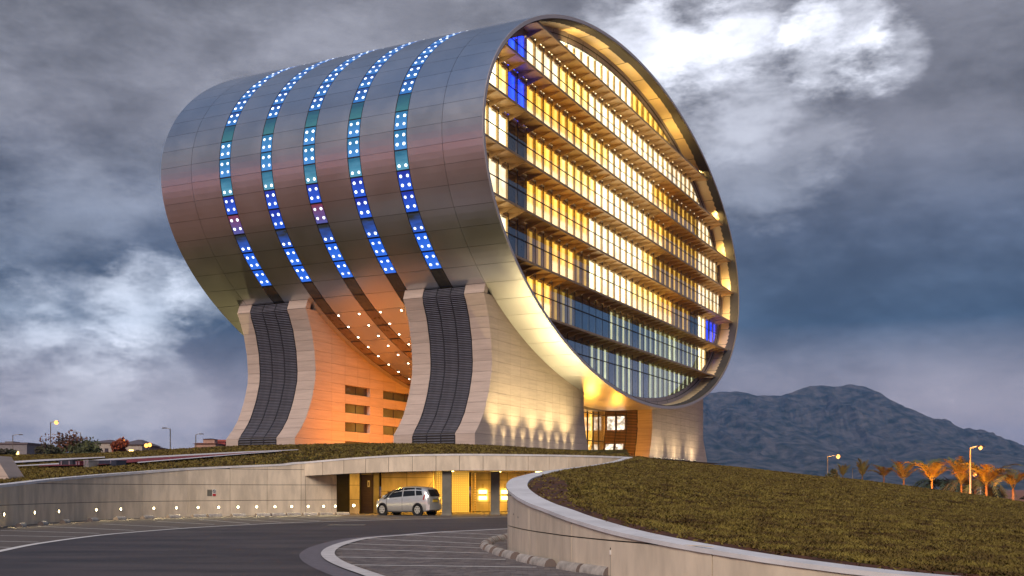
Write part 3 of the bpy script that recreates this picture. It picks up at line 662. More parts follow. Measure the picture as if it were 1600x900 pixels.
def leg(out, inn, t0, t1, cols, tl=None, windows=(), ftile=True, th=.06, otile=True, inner=False):
    lg_ = thing('leg', None, None); lg_.parent = bld; sg = 1 if out(5) > 0 else -1; g_ = .008
    zz = sorted(set(list(np.linspace(3.0, 15.6, 24))+[4.22, 15.1]))
    MB().grid([[(inn(z)+sg*.06, t0+th+.01, z), (out(z)-sg*(.07), t0+th+.01, z), (out(z)-sg*(.07), t1-.07, z), (inn(z)+sg*.06, t1-.07, z)] for z in zz], True).build('leg_core', M_CORE if ftile else M_STONE, lg_)
    if ftile:
        for z0, z1 in zip(ZC[:-1], ZC[1:]):
            edges = [(out(z0), out(z1))]+[(c, c) for c in cols]+[(inn(z0), inn(z1))]
            for (a0, a1), (b0, b1) in zip(edges[:-1], edges[1:]):
                lim = zlim((a0+b0)/2); 
                if min(zlim(a0)[0], zlim(b0)[0]) < z0-.2 and max(zlim(a0)[0], zlim(b0)[0]) < z0: continue
                if (b0-a0)*(-sg) < .1 and (b1-a1)*(-sg) < .1: continue
                hit = [w_ for w_ in windows if w_[0]-.05 <= min(a0, b0) and max(a0, b0) <= w_[1]+.05 and abs(w_[2]-z0) < .1]
                x = -sg*g_
                if hit:
                    MB().box(min(a0, b0), max(a0, b0), t0+th-.02, t0+th+.0, z0, z1).build('leg_window', M_PANE, lg_)
                    MB().box(min(a0, b0)+.08, min(a0, b0)+.13, t0+th-.05, t0+th-.02, z0, z1).build('window_bar', M_DARK, lg_)
                    continue
                MB().hexa([(a0+x, t0, z0+g_), (b0-x, t0, z0+g_), (b0-x, t0+th, z0+g_), (a0+x, t0+th, z0+g_), (a1+x, t0, z1-g_), (b1-x, t0, z1-g_), (b1-x, t0+th, z1-g_), (a1+x, t0+th, z1-g_)]).build('stone_panel', M_STONE, lg_)
    def side(fn, sgn, zmax, ta, tb_, mslat, pitch, cap):
        for (p0, p1) in ((t0, ta), (tb_, t1)):
            for z0, z1 in zip(ZC[:-1], ZC[1:]):
                if z0 > zmax: continue
                s0_, s1_ = fn(z0), fn(z1); d = -sgn*.06
                MB().hexa([(s0_, p0+g_, z0+g_), (s0_, p1-g_, z0+g_), (s0_+d, p1-g_, z0+g_), (s0_+d, p0+g_, z0+g_), (s1_, p0+g_, z1-g_), (s1_, p1-g_, z1-g_), (s1_+d, p1-g_, z1-g_), (s1_+d, p0+g_, z1-g_)]).build('stone_panel', M_STONE, lg_)
            if cap:
                MB().hexa([(fn(15.1)+sgn*.02, p0, 15.12), (fn(15.1)+sgn*.02, p1, 15.12), (fn(15.1)-sgn*.6, p1, 15.12), (fn(15.1)-sgn*.6, p0, 15.12), (fn(15.75), p0, 15.9), (fn(15.75), p1, 15.9), (fn(15.75)-sgn*.6, p1, 15.9), (fn(15.75)-sgn*.6, p0, 15.9)]).build('cap_stone', M_STONE, lg_)
        cw_ = (tb_-ta)/3; z = 3.15; me = None
        zt = 15.75 if cap else zmax
        while z < zt:
            s = fn(z)
            for c in range(3):
                if me is None: me = MB().hexa([(sgn*.0, -cw_/2+.045, -.03), (sgn*.0, cw_/2-.045, -.03), (-sgn*.1, cw_/2-.045, .01), (-sgn*.1, -cw_/2+.045, .01), (sgn*.0, -cw_/2+.045, .02), (sgn*.0, cw_/2-.045, .02), (-sgn*.1, cw_/2-.045, .06), (-sgn*.1, -cw_/2+.045, .06)]).mesh('louvre_slat', mslat)
                link('louvre_slat', me, lg_, (s+sgn*.01, ta+cw_*(c+.5), z))
            z += pitch if z > 4.3 or not cap else .2
        for c in range(4):
            tq = ta+cw_*c; mb = MB(); rows = []
            for q in np.linspace(3.05, zt, 26): s = fn(q); rows.append([(s+sgn*.02, tq-.04, q), (s+sgn*.02, tq+.04, q), (s-sgn*.1, tq+.04, q), (s-sgn*.1, tq-.04, q)])
            mb.grid(rows, True).build('louvre_post', M_DARK, lg_)
    if tl and otile: side(out, sg, 15.0, tl[0], tl[1], M_SLAT, .138, True)
    if inner: side(inn, -sg, 9.0, tl[0], tl[1], M_WOOD, .17, False)
    return lg_
ncols = [-27.3, -25.1, -23.2, -21.5, -19.9, -18.2, -16.6, -15.0, -13.4, -11.8, -10.4]
leg_a = leg(near_o, near_i, 3.28, 10.5, ncols, (5.0, 8.75))
wins = [(-24., -20.05, z) for z in (8.40, 6.74, 5.08)]+[(-17.8, -11.4, z) for z in (8.40, 6.74, 5.08)]+[(-24., -20.05, 3.0)]
leg_b = leg(near_o, near_i, 20.0, 27.2, [-26, -24.0, -22.0, -20.05, -17.8, -15.6, -13.5, -11.4], (21.9, 25.85), wins, th=.35)
leg_c = leg(far_o, far_i, 3.28, 10.5, [31.0, 29.0, 27, 25, 23.1, 21.2, 19.4, 17.6, 15.8, 14.0, 12.3], (5.0, 8.8), (), otile=False, inner=True)
leg_d = leg(far_o, far_i, 20.0, 27.2, [], None, (), ftile=False, otile=False)
# entrance between the front legs
M_LOB = emit('lobby glow', (1, .55, .1), 1.5, nscale=.9, c2=(.95, .33, .03), axis=None)
en = MB()
ent = thing('entrance', None, None); ent.parent = bld
for n in range(12):
    s0 = -9.4+1.66*n; MB().box(s0+.04, s0+1.62, 8.86, 8.88, 3.1, 5.2).build('entrance_pane', M_GLS, ent); MB().box(s0+.04, s0+1.62, 8.86, 8.88, 5.3, 9.6).build('entrance_pane', M_GLS, ent)
    MB().box(s0-.04, s0+.04, 8.78, 8.94, 3.1, 9.6).build('entrance_mullion', M_DARK, ent)
MB().box(-9.6, 10.6, 8.78, 8.93, 5.2, 5.3).build('entrance_transom', M_DARK, ent); MB().box(-9.6, 10.6, 8.78, 8.93, 8.2, 8.28).build('entrance_transom', M_DARK, ent)
MB().box(-9.8, 10.8, 10.3, 10.4, 3.0, 9.9).build('lobby_wall', M_LOB, ent)
for s0 in (-8, -5.2, -2.4, .4, 3.2, 6): MB().box(s0, s0+.7, 9.9, 10.1, 3.0, 9.8).build('lobby_post', mat('lobby post', (.55, .42, .25), .6), ent)
M_SCW = emit('screen window', (1, .86, .66), .8, nscale=2., c2=(.45, .35, .25))
for z0, z1 in ((3.7, 5.0), (6.6, 8.1)):
    for t0, t1 in ((6.45, 7.3), (7.6, 8.5)):
        MB().hexa([(far_i(z0)-.14, t0, z0), (far_i(z0)-.14, t1, z0), (far_i(z0)-.1, t1, z0), (far_i(z0)-.1, t0, z0), (far_i(z1)-.14, t0, z1), (far_i(z1)-.14, t1, z1), (far_i(z1)-.1, t1, z1), (far_i(z1)-.1, t0, z1)]).build('screen_window', M_SCW, ent)
lamp('POINT', 'entrance_lamp', (-1, 6.2, 4.2), 520, (1, .42, .05), ent, .4)
lamp('POINT', 'entrance_lamp', (5.5, 5.6, 4.0), 300, (1, .38, .03), ent, .3)
# uplights along the feet of the stone walls
ORD = ['first', 'second', 'third', 'fourth', 'fifth', 'sixth', 'seventh', 'eighth', 'ninth', 'tenth']
def uplight_proto():
    r = thing('ground_uplight', 'small round uplight in the grass at the foot of the near stone end wall', 'uplight', (0, 0, 0), 0, 'uplights below the near stone wall')
    MB().tube([(0, 0, -.1), (0, 0, .06)], [.16, .17], 12).build('housing', M_DARK, r)
    MB().poly([(cos(a)*.13, sin(a)*.13, .064) for a in np.linspace(0, 2*pi, 13)[:-1]]).build('lens', emit('uplight lens', (1, .85, .55), 12.), r)
    return r
up = uplight_proto(); first = True
def place_up(s, t, z, label, group, power, c=(1, .78, .40), ang=110, tiltt=.16):
    global first
    w_ = bw(s, t, z)
    if first: r = up; r.location = w_; first = False; r['label'] = label
    else: r = dup(up, w_, 0, label)
    r['group'] = group
    lamp('SPOT', 'uplight_beam', (0, 0, .12), power, c, r, .08, tuple(Vector((0, 0, .12))+d1*tiltt+Vector((0, 0, 1))), ang, .8)
for px in (781, 796, 811, 826, 839.6, 853.7, 866, 878.7, 890.5, 902.6):
    X = (px-800)/FPX; s = (13.727-109.25*X+2.75*(-cos(TH)-sin(TH)*X))/(cos(TH)*X-sin(TH))
    kk = (781, 796, 811, 826, 839.6, 853.7, 866, 878.7, 890.5, 902.6).index(px)
    place_up(s, 2.86, 3.30, '%s bright uplight from the left along the foot of the near stone end wall' % ORD[kk], 'uplights below the near stone wall', 60, ang=75, tiltt=.0)
    if kk % 2 == 0: lamp('SPOT', 'wash_beam', bw(s, 2.0, 3.4), 1600, (1, .78, .36), None, .15, bw(s, .4, 9), 120, .8)
for px in (1024, 1033, 1042, 1051, 1060, 1069, 1078, 1087):
    X = (px-800)/FPX; s = (13.727-109.25*X+2.75*(-cos(TH)-sin(TH)*X))/(cos(TH)*X-sin(TH))
    kk = (px-1024)//9
    if kk % 3 == 1: lamp('SPOT', 'wash_beam', bw(s, .6, 3.5), 260, (1, .78, .45), None, .15, bw(s, 3.6, 6.5), 120, .8)  # extra spot without a fixture, added to brighten the farther wall
    place_up(s, 2.86, 3.42, '%s faint uplight from the left below the farther stone wall right of the entrance' % ORD[kk], 'uplights below the farther stone wall', 14, ang=75, tiltt=0.)
for s in (-27, -23, -19, -15): place_up(s, TL-1.2, 3.25, '%s uplight from the near side behind the rear stone leg' % ORD[int((s+27)/4)], 'uplights behind the rear leg', 2400, tiltt=.3, c=(1, .8, .35))
for kk, (s, t) in enumerate(((-25.5, 14.2), (-20, 13.4), (-14.5, 13.6), (-25, 12.4))):
    place_up(s, t, 3.25, '%s orange floodlight on the ground between the two near legs' % ORD[kk], 'orange floodlights between the legs', 900, (1, .265, .012), 170, tiltt=.9)
# ------------------------------------------------------------------ underpass below the bridge
und = thing('underpass', 'yellow lit concrete underpass walls and ceiling below the curved bridge beam', 'underpass', (0, 0, 0))
def wallbox(x0, x1, y, z0, z1, nm='concrete_panel', m=M_CONC, th=.3, nx=1, zs=None):
    zs = zs or [z0, z1]
    for k in range(nx):
        for a, b in zip(zs[:-1], zs[1:]):
            q0, q1 = x0+(x1-x0)*k/nx, x0+(x1-x0)*(k+1)/nx
            MB().box(q0+.012, q1-.012, y, y+th, a+.01, b-.01).build(nm, m, und)
    MB().box(x0, x1, y+.05, y+th+.1, z0, z1).build('wall_core', M_CORE, und)
wallbox(-9.82, -9.22, 66.0, .0, 2.5, zs=[0, .86, 1.73, 2.5])
c = Vector((-9.55, 65.99, .5))
fr = MB().tube([c, c+Vector((0, -.04, 0))], [.115, .105], 12).build('wall_light', M_DARK, und)
MB().poly([c+Vector((cos(a)*.085, -.045, sin(a)*.085)) for a in np.linspace(0, 2*pi, 13)[:-1]]).build('lens', M_BULB, fr)
wallbox(-12, -9.2, 67.4, 0, 2.8, nm='recess_back', m=M_CORE)
dr = MB().box(-9.25, -8.52, 67.0, 67.06, .02, 2.36).build('door', mat('dark brown door', (.05, .032, .022), .5, var=.15), und)
for k in range(14): MB().box(-9.16, -8.62, 66.975, 66.998, .25+k*.1, .31+k*.1).build('door_slat', mat('door slat', (.07, .045, .03), .5), dr)
MB().box(-8.86, -8.72, 66.98, 66.997, 1.62, 2.02).build('door_sign', mat('white door sign', (.7, .68, .55), .5), dr)
MB().box(-8.82, -8.76, 66.972, 66.979, 1.70, 1.92).build('door_symbol', mat('sign ink', (.12, .10, .06), .6), dr)
wallbox(-9.3, -8.5, 67.08, 2.36, 2.7, nm='door_head'); wallbox(-8.5, -8.15, 66.9, 0, 2.6, nm='pier', m=mat('grey pier', (.22, .20, .17), .8))
wallbox(-8.15, -4.95, 68.0, 0, 2.7, nx=2, zs=[0, .86, 1.35, 2.2, 2.7])
MB().box(-7.75, -5.2, 67.95, 67.99, .9, 1.33).build('recess_panel', mat('brown recess', (.12, .07, .035), .6), und)
# perforated glowing screen with round holes
M_PERF = bpy.data.materials.new('perforated cream screen'); M_PERF.use_nodes = True
q = G(M_PERF.node_tree); b = M_PERF.node_tree.nodes['Principled BSDF']
tc = q.n('ShaderNodeTexCoord').outputs['Object']; sp = q.n('ShaderNodeSeparateXYZ'); M_PERF.node_tree.links.new(tc, sp.inputs[0])
fx = q.m('SUBTRACT', q.m('FRACT', q.m('MULTIPLY', sp.outputs[0], 7.)), .5); fz = q.m('SUBTRACT', q.m('FRACT', q.m('MULTIPLY', sp.outputs[2], 7.)), .5)
rr = q.smooth(q.m('ADD', q.m('MULTIPLY', fx, fx), q.m('MULTIPLY', fz, fz)), .05, .09)
q.put(b.inputs['Base Color'], q.mix(rr, (.9, .8, .55, 1), (.62, .52, .34, 1))); b.inputs['Roughness'].default_value = .6
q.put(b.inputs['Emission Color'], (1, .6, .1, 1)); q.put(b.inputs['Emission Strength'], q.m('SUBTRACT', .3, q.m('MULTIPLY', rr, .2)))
MB().box(-4.95, -2.75, 70.0, 70.08, 0, 2.75).build('perforated_screen', M_PERF, und)
MB().box(-4.95, -4.9, 68.0, 70.0, 0, 2.75).build('screen_return', M_CONC, und)
for x in (-2.62, -2.4):
    ps = MB().box(x, x+.1, 69.6, 69.7, 0, 2.75).build('screen_post', mat('screen post', (.5, .33, .14), .6), und)
    for k in range(17): MB().box(x+.02, x+.08, 69.585, 69.6, .1+k*.155, .17+k*.155).build('post_hole', M_PERF, ps)
wallbox(-2.75, .9, 73.0, 0, 2.75, nx=3, zs=[0, .62, 1.25, 2.1, 2.75]); wallbox(2.1, 6.5, 73.0, 0, 2.75, nx=3, zs=[0, .62, 1.25, 2.1, 2.75])
MB().box(.9, 2.1, 73.1, 73.16, 0, 2.3).build('door', mat('rust brown door', (.2, .09, .03), .5), und)
wallbox(.9, 2.1, 73.0, 2.3, 2.75)
cb = [(bf(q_)[0][0]-bf(q_)[1][0]*.45, bf(q_)[0][1]-bf(q_)[1][1]*.45) for q_ in np.linspace(.2, bL-.3, 24)]
cb = [(x, y_) for x, y_ in cb if y_ < 73.5]+[(cb[-1][0], 74), (-12, 74)]
MB().poly([(x, y_, 2.62) for x, y_ in cb][::-1]).build('ceiling', M_CONC, und)
MB().box(-12.2, -12, 63, 68, 0, 2.8).build('end_panel', M_CORE, und); MB().box(6.5, 6.7, 66, 74, 0, 2.8).build('end_panel', M_CONC, und)
for x, y, p in ((-7.2, 65.2, 190), (-3.9, 67.6, 210), (-1.0, 69.5, 240), (1.8, 69.5, 260), (4.6, 70, 190), (-10.5, 64.8, 50)):
    MB().box(x-.3, x+.3, y-.15, y+.15, 2.57, 2.61).build('ceiling_light', emit('ceiling light', (1, .7, .2), 5.), und)
    lamp('AREA', 'ceiling_glow', (x, y, 2.54), p*.42, (1, .50, .055), und, .5, (x, y, 0))
SC = emit('sconce glow', (1, .62, .12), 5.)
for x in (-1.95, -.45):
    sc_ = thing('wall_sconce', 'glowing wall lamp with two light bands %s' % ('left of the second square underpass column' if x < -1 else 'beside the edge of the nose wall'), 'wall lamp', (x, 72.98, 1.1), 0, 'wall lamps of the underpass')
    MB().box(-.24, .24, -.14, 0, -.05, .05).build('lamp_body', M_DARK, sc_)
    for z in (.2, -.2): MB().box(-.27, .27, -.1, -.02, z-.12, z+.12).build('lamp_band', SC, sc_)
    MB().box(-.07, .07, -.05, 0, .45, .72).build('bracket', mat('pale bracket', (.6, .5, .3), .5), sc_)
for x, y, lb in ((-3.68, 61.75, 'dark square concrete column just behind the parked car'), (-.98, 63.6, 'dark square concrete column standing free between two wall lamps')):
    cq = thing('column', lb, 'column', (x, y, 0), 0, 'columns of the underpass')
    MB().box(-.26, .26, -.26, .26, .0, 2.52).build('shaft', mat('olive grey concrete', (.16, .155, .13), .8), cq); MB().box(-.29, .29, -.29, .29, 0, .12).build('plinth', mat('plinth grey', (.2, .19, .16), .8), cq)

# ------------------------------------------------------------------ signs on the left wall
s = smin(lwf, None, 329.5); qq, nr = lf(s); ang = atan2(nr[1], nr[0])+pi/2
sg_ = thing('information_plate', 'small dark square plate with faint lines on the pale wall', 'sign', (qq[0]+nr[0]*.055-cos(ang)*.11, qq[1]+nr[1]*.055-sin(ang)*.11, 1.29), ang)
MB().box(-.13, .13, -.015, 0, -.17, .17).build('plate', mat('sign plate', (.10, .095, .075), .5), sg_)
for k in range(5): MB().box(-.1, .1, -.018, -.0155, -.13+.06*k, -.105+.06*k).build('print_line', mat('sign print', (.26, .25, .2), .5), sg_)
ns = thing('no_smoking_sign', 'white sign with a barred circle and a red foot beside the dark plate', 'sign', (qq[0]+nr[0]*.055+cos(ang)*.155, qq[1]+nr[1]*.055+sin(ang)*.155, 1.29), ang)
MB().box(-.10, .10, -.012, 0, -.19, .19).build('plate', mat('sign white', (.7, .7, .68), .5), ns)
MB().tube([(cos(a)*.075, -.016, .08+sin(a)*.075) for a in np.linspace(0, 2*pi, 17)], .012, 5).build('ring', M_DARK, ns)
MB().tube([(-.05, -.016, .13), (.05, -.016, .03)], .012, 5).build('bar', M_DARK, ns)
MB().box(-.095, .095, -.016, -.0125, -.18, -.05).build('red_band', mat('sign red', (.45, .03, .03), .5), ns)

# ------------------------------------------------------------------ wheel stops: half-round concrete logs
M_STOP = mat('worn concrete log', (.40, .37, .33), .85, var=.3, scale=6, bump=.2, rand=.12); M_STOPD = mat('log end', (.15, .12, .11), .85)
def stop_proto():
    r = thing('wheel_stop', 'half round concrete wheel stop', 'wheel stop', (0, 0, 0)); n = 8
    prof = [(cos(a)*.13, sin(a)*.15+.02) for a in np.linspace(-.25, pi+.25, n)]
    MB().grid([[(x, y_*1., z) for y_, z in prof] for x in (-.42, -.40, .40, .42)]).build('log', M_STOP, r, True)
    for x in (-.421, .421): MB().poly([(x, y_, z) for y_, z in (prof if x > 0 else prof[::-1])]).build('end_face', M_STOPD, r)
    return r
stp = stop_proto(); used = False
def place_stop(p, rz, label, group):
    global used
    if not used: o = stp; o.location = p; o.rotation_euler[2] = rz; o['label'] = label; used = True
    else: o = dup(stp, p, rz, label)
    o['group'] = group
rs = [(791, 844), (780, 847), (770, 849.2), (763.5, 852.5), (757.5, 856.5), (760, 860.3), (769, 864.5), (782.5, 870), (799, 874.2), (823.7, 881), (848, 886), (893.6, 894), (933, 899.5)]
rp = [onz(x, y_-1.5, .0) for x, y_ in rs]
rlab = ['farthest wheel stop of the curved row, tucked against the nose wall', 'second farthest wheel stop of the curved row, dark with a pale end', 'third farthest wheel stop of the curved row by the nose wall', 'yellowish wheel stop just behind the leftmost bend of the curved row', 'leftmost wheel stop of the curved row at its bend', 'wheel stop just in front of the leftmost bend of the curved row', 'wheel stop on the fourth bay line, with a pale rounded end',
        'wheel stop just before the pair with dark ends in the curved row', 'wheel stop with a dark end nearest the foot of the nose wall joint', 'pale wheel stop in the middle of the near pairs along the nose wall', 'dark ended wheel stop third from the picture bottom', 'wheel stop second from the picture bottom beside the nose wall', 'nearest wheel stop at the bottom edge below the nose wall']
for k, p in enumerate(rp):
    a, b = rp[max(0, k-1)], rp[min(len(rp)-1, k+1)]
    place_stop(p, atan2(b.y-a.y, b.x-a.x), rlab[k], 'wheel stops curving round the nose wall')
ord_ = ['first', 'second', 'third', 'fourth', 'fifth', 'sixth', 'seventh', 'eighth', 'ninth', 'tenth', 'eleventh', 'twelfth', 'thirteenth', 'fourteenth', 'fifteenth', 'sixteenth']
for k, x in enumerate((2, 38, 75, 121, 166, 212, 256, 298, 325, 363, 402, 426, 450, 476, 500, 526)):
    s = smin(lwf, None, x); qq, nr = lf(s)
    place_stop((qq[0]+nr[0]*.75, qq[1]+nr[1]*.75, 0), atan2(nr[1], nr[0])+pi/2+.12, '%s wheel stop from the left picture edge along the long wall' % ord_[k], 'wheel stops along the long wall')
# small black bundle lying by the nose wall, and a slim probe standing in front of it
p = onz(955, 896, 0)
bb = MB(); n = 9
bb.grid([[(p.x+.12*(x-.5)*2*sqrt(max(0, 1-(2*v_-1)**2))*(1+.2*sin(9*x+4*v_)), p.y+.2*(v_-.5), .0+.16*sqrt(max(0, 1-(2*x-1)**2))*sqrt(max(.05, 1-(2*v_-1)**2))) for x in np.linspace(0, 1, n)] for v_ in np.linspace(0, 1, n)])
tag(bb.build('black_bundle', mat('black plastic', (.012, .012, .016), .35), smooth=True), 'small black plastic bundle lying at the foot of the nose wall', 'bag')
s = smin(rwf, None, 958.5) if False else None
ss = np.linspace(snose, rL, 800); xx = [800+FPX*rf(q_)[0][0]/rf(q_)[0][1] for q_ in ss]; s = ss[int(np.argmin(np.abs(np.array(xx)-958.5)))]; qq, nr = rf(s); pp_ = Vector((qq[0]+nr[0]*.056, qq[1]+nr[1]*.056, 0))
M_POLE0 = mat('grey pipe', (.3, .29, .27), .6)
ol = thing('outdoor_tap', 'thin grey pipe with a small pale box fixed to the nose wall', 'pipe', pp_)
MB().tube([(0, 0, 0), (0, 0, .40)], .005, 6).build('pipe', M_POLE0, ol); MB().box(-.016, .016, -.016, .016, .38, .46).build('box', mat('pale box', (.6, .58, .55), .5), ol); MB().tube([(0, 0, .46), (0, 0, .5)], .008, 6).build('cap', M_DARK, ol)

# ------------------------------------------------------------------ the parked car
def car():
    r = thing('parked_car', 'small silver hatchback parked under the bridge beam with its tail to the road', 'car', (-5.95, 62.25, 0), 0)
    r.rotation_euler[2] = atan2(sin(R(26)), -cos(R(26))); r.scale = (.93, .96, 1.09)      # nose points away to the left
    L_, Wd = 3.9, .845
    X = [-1.95, -1.93, -1.85, -1.72, -1.5, -1.2, -.9, -.5, 0, .4, .75, 1.05, 1.3, 1.55, 1.75, 1.88, 1.95]      # -x tail, +x nose
    roof = [.62, .99, 1.17, 1.37, 1.46, 1.495, 1.515, 1.52, 1.485, 1.40, 1.28, 1.13, .985, .89, .79, .66, .48]
    belt = [.60, .91, 1.0, 1.03, 1.03, 1.01, .99, .965, .935, .91, .885, .86, .83, .79, .72, .60, .44]
    half = [.62, .70, .76, .80, .825, .84, .845, .845, .845, .845, .84, .83, .815, .78, .72, .62, .48]
    sill = [.34, .30, .26, .22, .2, .19, .19, .19, .19, .19, .19, .19, .2, .2, .22, .25, .3]
    tum = [1., .98, .86, .80, .78, .77, .77, .77, .77, .77, .78, .80, .84, .9, .95, .97, 1.]
    rows = []
    for x, zr, zb_, hw, zs_, tw in zip(X, roof, belt, half, sill, tum):
        zr = max(zr, zb_+.02)
        pr = [(hw*.86, zs_), (hw*.985, zs_+.09), (hw, (zs_+zb_)*.5), (hw*.985, zb_-.05), (hw*.955, zb_), (hw*(.955*.45+tw*.55), zb_+(zr-zb_)*.6), (hw*tw*.94, zb_+(zr-zb_)*.9), (hw*tw*.72, zr-.008), (0, zr+.004)]
        rows.append([(x, y_, z) for y_, z in pr]+[(x, -y_, z) for y_, z in pr[-2::-1]])
    b = MB().grid(rows); b.poly(rows[0]); b.poly(rows[-1][::-1])
    for k in range(len(rows)-1): b.poly([rows[k][0], rows[k+1][0], rows[k+1][-1], rows[k][-1]])
    paint = mat('silver car paint', (.74, .75, .73), .24, metal=.6, var=.03, coat=.6)
    body = b.build('body', paint, r, True)
    gl_ = mat('car glass', (.012, .014, .016), .06, var=.1); tl_ = mat('red tail lamp', (.45, .015, .02), .15, coat=.5)
    def sidepoint(x, f, sgn, e=.012):      # point of the side at height fraction f between belt and roof
        zr, zb_, hw, tw = (float(np.interp(x, X, a)) for a in (roof, belt, half, tum))
        fs = [0, .6, .9]; ws = [.955, .955*.45+tw*.55, tw*.94]
        return (x, sgn*(hw*float(np.interp(f, fs, ws))+e), zb_+(zr-zb_)*f)
    for sgn in (1, -1):
        for nm, xa, xb, xc, xd in (('window', -1.02, -.18, -.18, -.92), ('window', -.1, .92, .55, -.1), ('window', .98, 1.22, .92, .62), ('window', -1.52, -1.1, -1.0, -1.38)):
            lo, hi = (.06, .84) if nm else (0, 1)
            n = 5; bot = [sidepoint(xa+(xb-xa)*k/(n-1), .07, sgn) for k in range(n)]; md = [sidepoint((xa+xd)/2+((xb+xc)/2-(xa+xd)/2)*k/(n-1), .5, sgn) for k in range(n)]; top = [sidepoint(xd+(xc-xd)*k/(n-1), .85, sgn) for k in range(n)]
            MB().grid([bot, md, top] if sgn < 0 else [bot[::-1], md[::-1], top[::-1]]).build(nm, gl_, r, True)
        yv = sgn*.862
        for x in (-.14, .98, -1.2):
            z0, z1 = .3, float(np.interp(x, X, belt))-.02
            if x > -1.1: MB().box(x-.006, x+.006, sgn*.838, sgn*.851, z0, z1).build('door_gap', M_BLACK, r)
        for x in (-.62, .3): MB().box(x-.09, x+.09, min(sgn*.845, sgn*.868), max(sgn*.845, sgn*.868), .84, .87).build('door_handle', paint, r)
        MB().box(-1.0, 1.0, min(sgn*.80, sgn*.85), max(sgn*.80, sgn*.85), .17, .215).build('sill', M_DARK, r)
        MB().hexa([(1.0, sgn*.82, .93), (1.18, sgn*.82, .93), (1.16, sgn*1.0, .95), (1.03, sgn*1.0, .95), (1.0, sgn*.82, 1.06), (1.15, sgn*.82, 1.06), (1.14, sgn*1.0, 1.05), (1.03, sgn*1.0, 1.05)]).build('mirror', paint, r)
        MB().hexa([(-1.93, sgn*.60, .78), (-1.58, sgn*.845, .82), (-1.60, sgn*.80, .82), (-1.90, sgn*.58, .78), (-1.925, sgn*.64, 1.0), (-1.66, sgn*.83, 1.06), (-1.70, sgn*.79, 1.06), (-1.86, sgn*.62, 1.0)]).build('tail_lamp', tl_, r)
        MB().hexa([(1.60, sgn*.785, .66), (1.90, sgn*.53, .60), (1.86, sgn*.50, .60), (1.58, sgn*.74, .66), (1.52, sgn*.80, .80), (1.84, sgn*.60, .74), (1.80, sgn*.56, .74), (1.5, sgn*.75, .80)]).build('headlight', mat('headlamp', (.6, .6, .58), .1), r)
        for x in (-1.22, 1.28):
            ar = MB().tube([(x, sgn*.70, .30), (x, sgn*.851, .30)], .365, 24).build('wheel_arch', M_BLACK, r)
            wh = thing('wheel', None, None, (x, sgn*.765, .31)); wh.parent = r
            MB().tube([(0, -.1, 0), (0, -.085, 0), (0, .085, 0), (0, .1, 0)], [.285, .31, .31, .285], 24).build('tyre', M_BLACK, wh, True)
            ry = sgn*.103
            MB().tube([(0, ry-sgn*.02, 0), (0, ry, 0)], .2, 20).build('rim', mat('wheel cover', (.58, .58, .56), .35, metal=.5), wh)
            for a in np.linspace(0, 2*pi, 7)[:-1]: MB().tube([(cos(a)*.135, ry, sin(a)*.135), (cos(a)*.135, ry+sgn*.005, sin(a)*.135)], .034, 8).build('rim_hole', M_BLACK, wh)
            MB().tube([(0, ry, 0), (0, ry+sgn*.012, 0)], .05, 10).build('hub_cap', mat('hub', (.4, .4, .4), .4), wh)
    MB().hexa([(-1.945, -.58, 1.0), (-1.945, .58, 1.0), (-1.86, .58, 1.0), (-1.86, -.58, 1.0), (-1.765, -.50, 1.35), (-1.765, .50, 1.35), (-1.70, .50, 1.33), (-1.70, -.50, 1.33)]).build('rear_window', gl_, r)
    MB().hexa([(1.30, -.68, 1.01), (1.30, .68, 1.01), (1.26, .66, .98), (1.26, -.66, .98), (.62, -.56, 1.34), (.62, .56, 1.34), (.58, .56, 1.30), (.58, -.56, 1.30)]).build('windscreen', gl_, r)
    MB().box(-1.97, -1.94, -.26, .26, .70, .82).build('number_plate', mat('yellow plate', (.75, .5, .05), .5), r)
    MB().box(-1.968, -1.94, -.3, .3, .84, .87).build('tailgate_trim', mat('chrome trim', (.6, .6, .6), .2, metal=1.), r)
    MB().hexa([(-1.99, -.70, .30), (-1.99, .70, .30), (-1.80, .80, .28), (-1.80, -.80, .28), (-1.985, -.70, .58), (-1.985, .70, .58), (-1.80, .80, .62), (-1.80, -.80, .62)]).build('rear_bumper', paint, r)
    MB().tube([(-1.45, 0, 1.45), (-1.78, 0, 1.78)], .008, 5).build('antenna', M_DARK, r)
car()

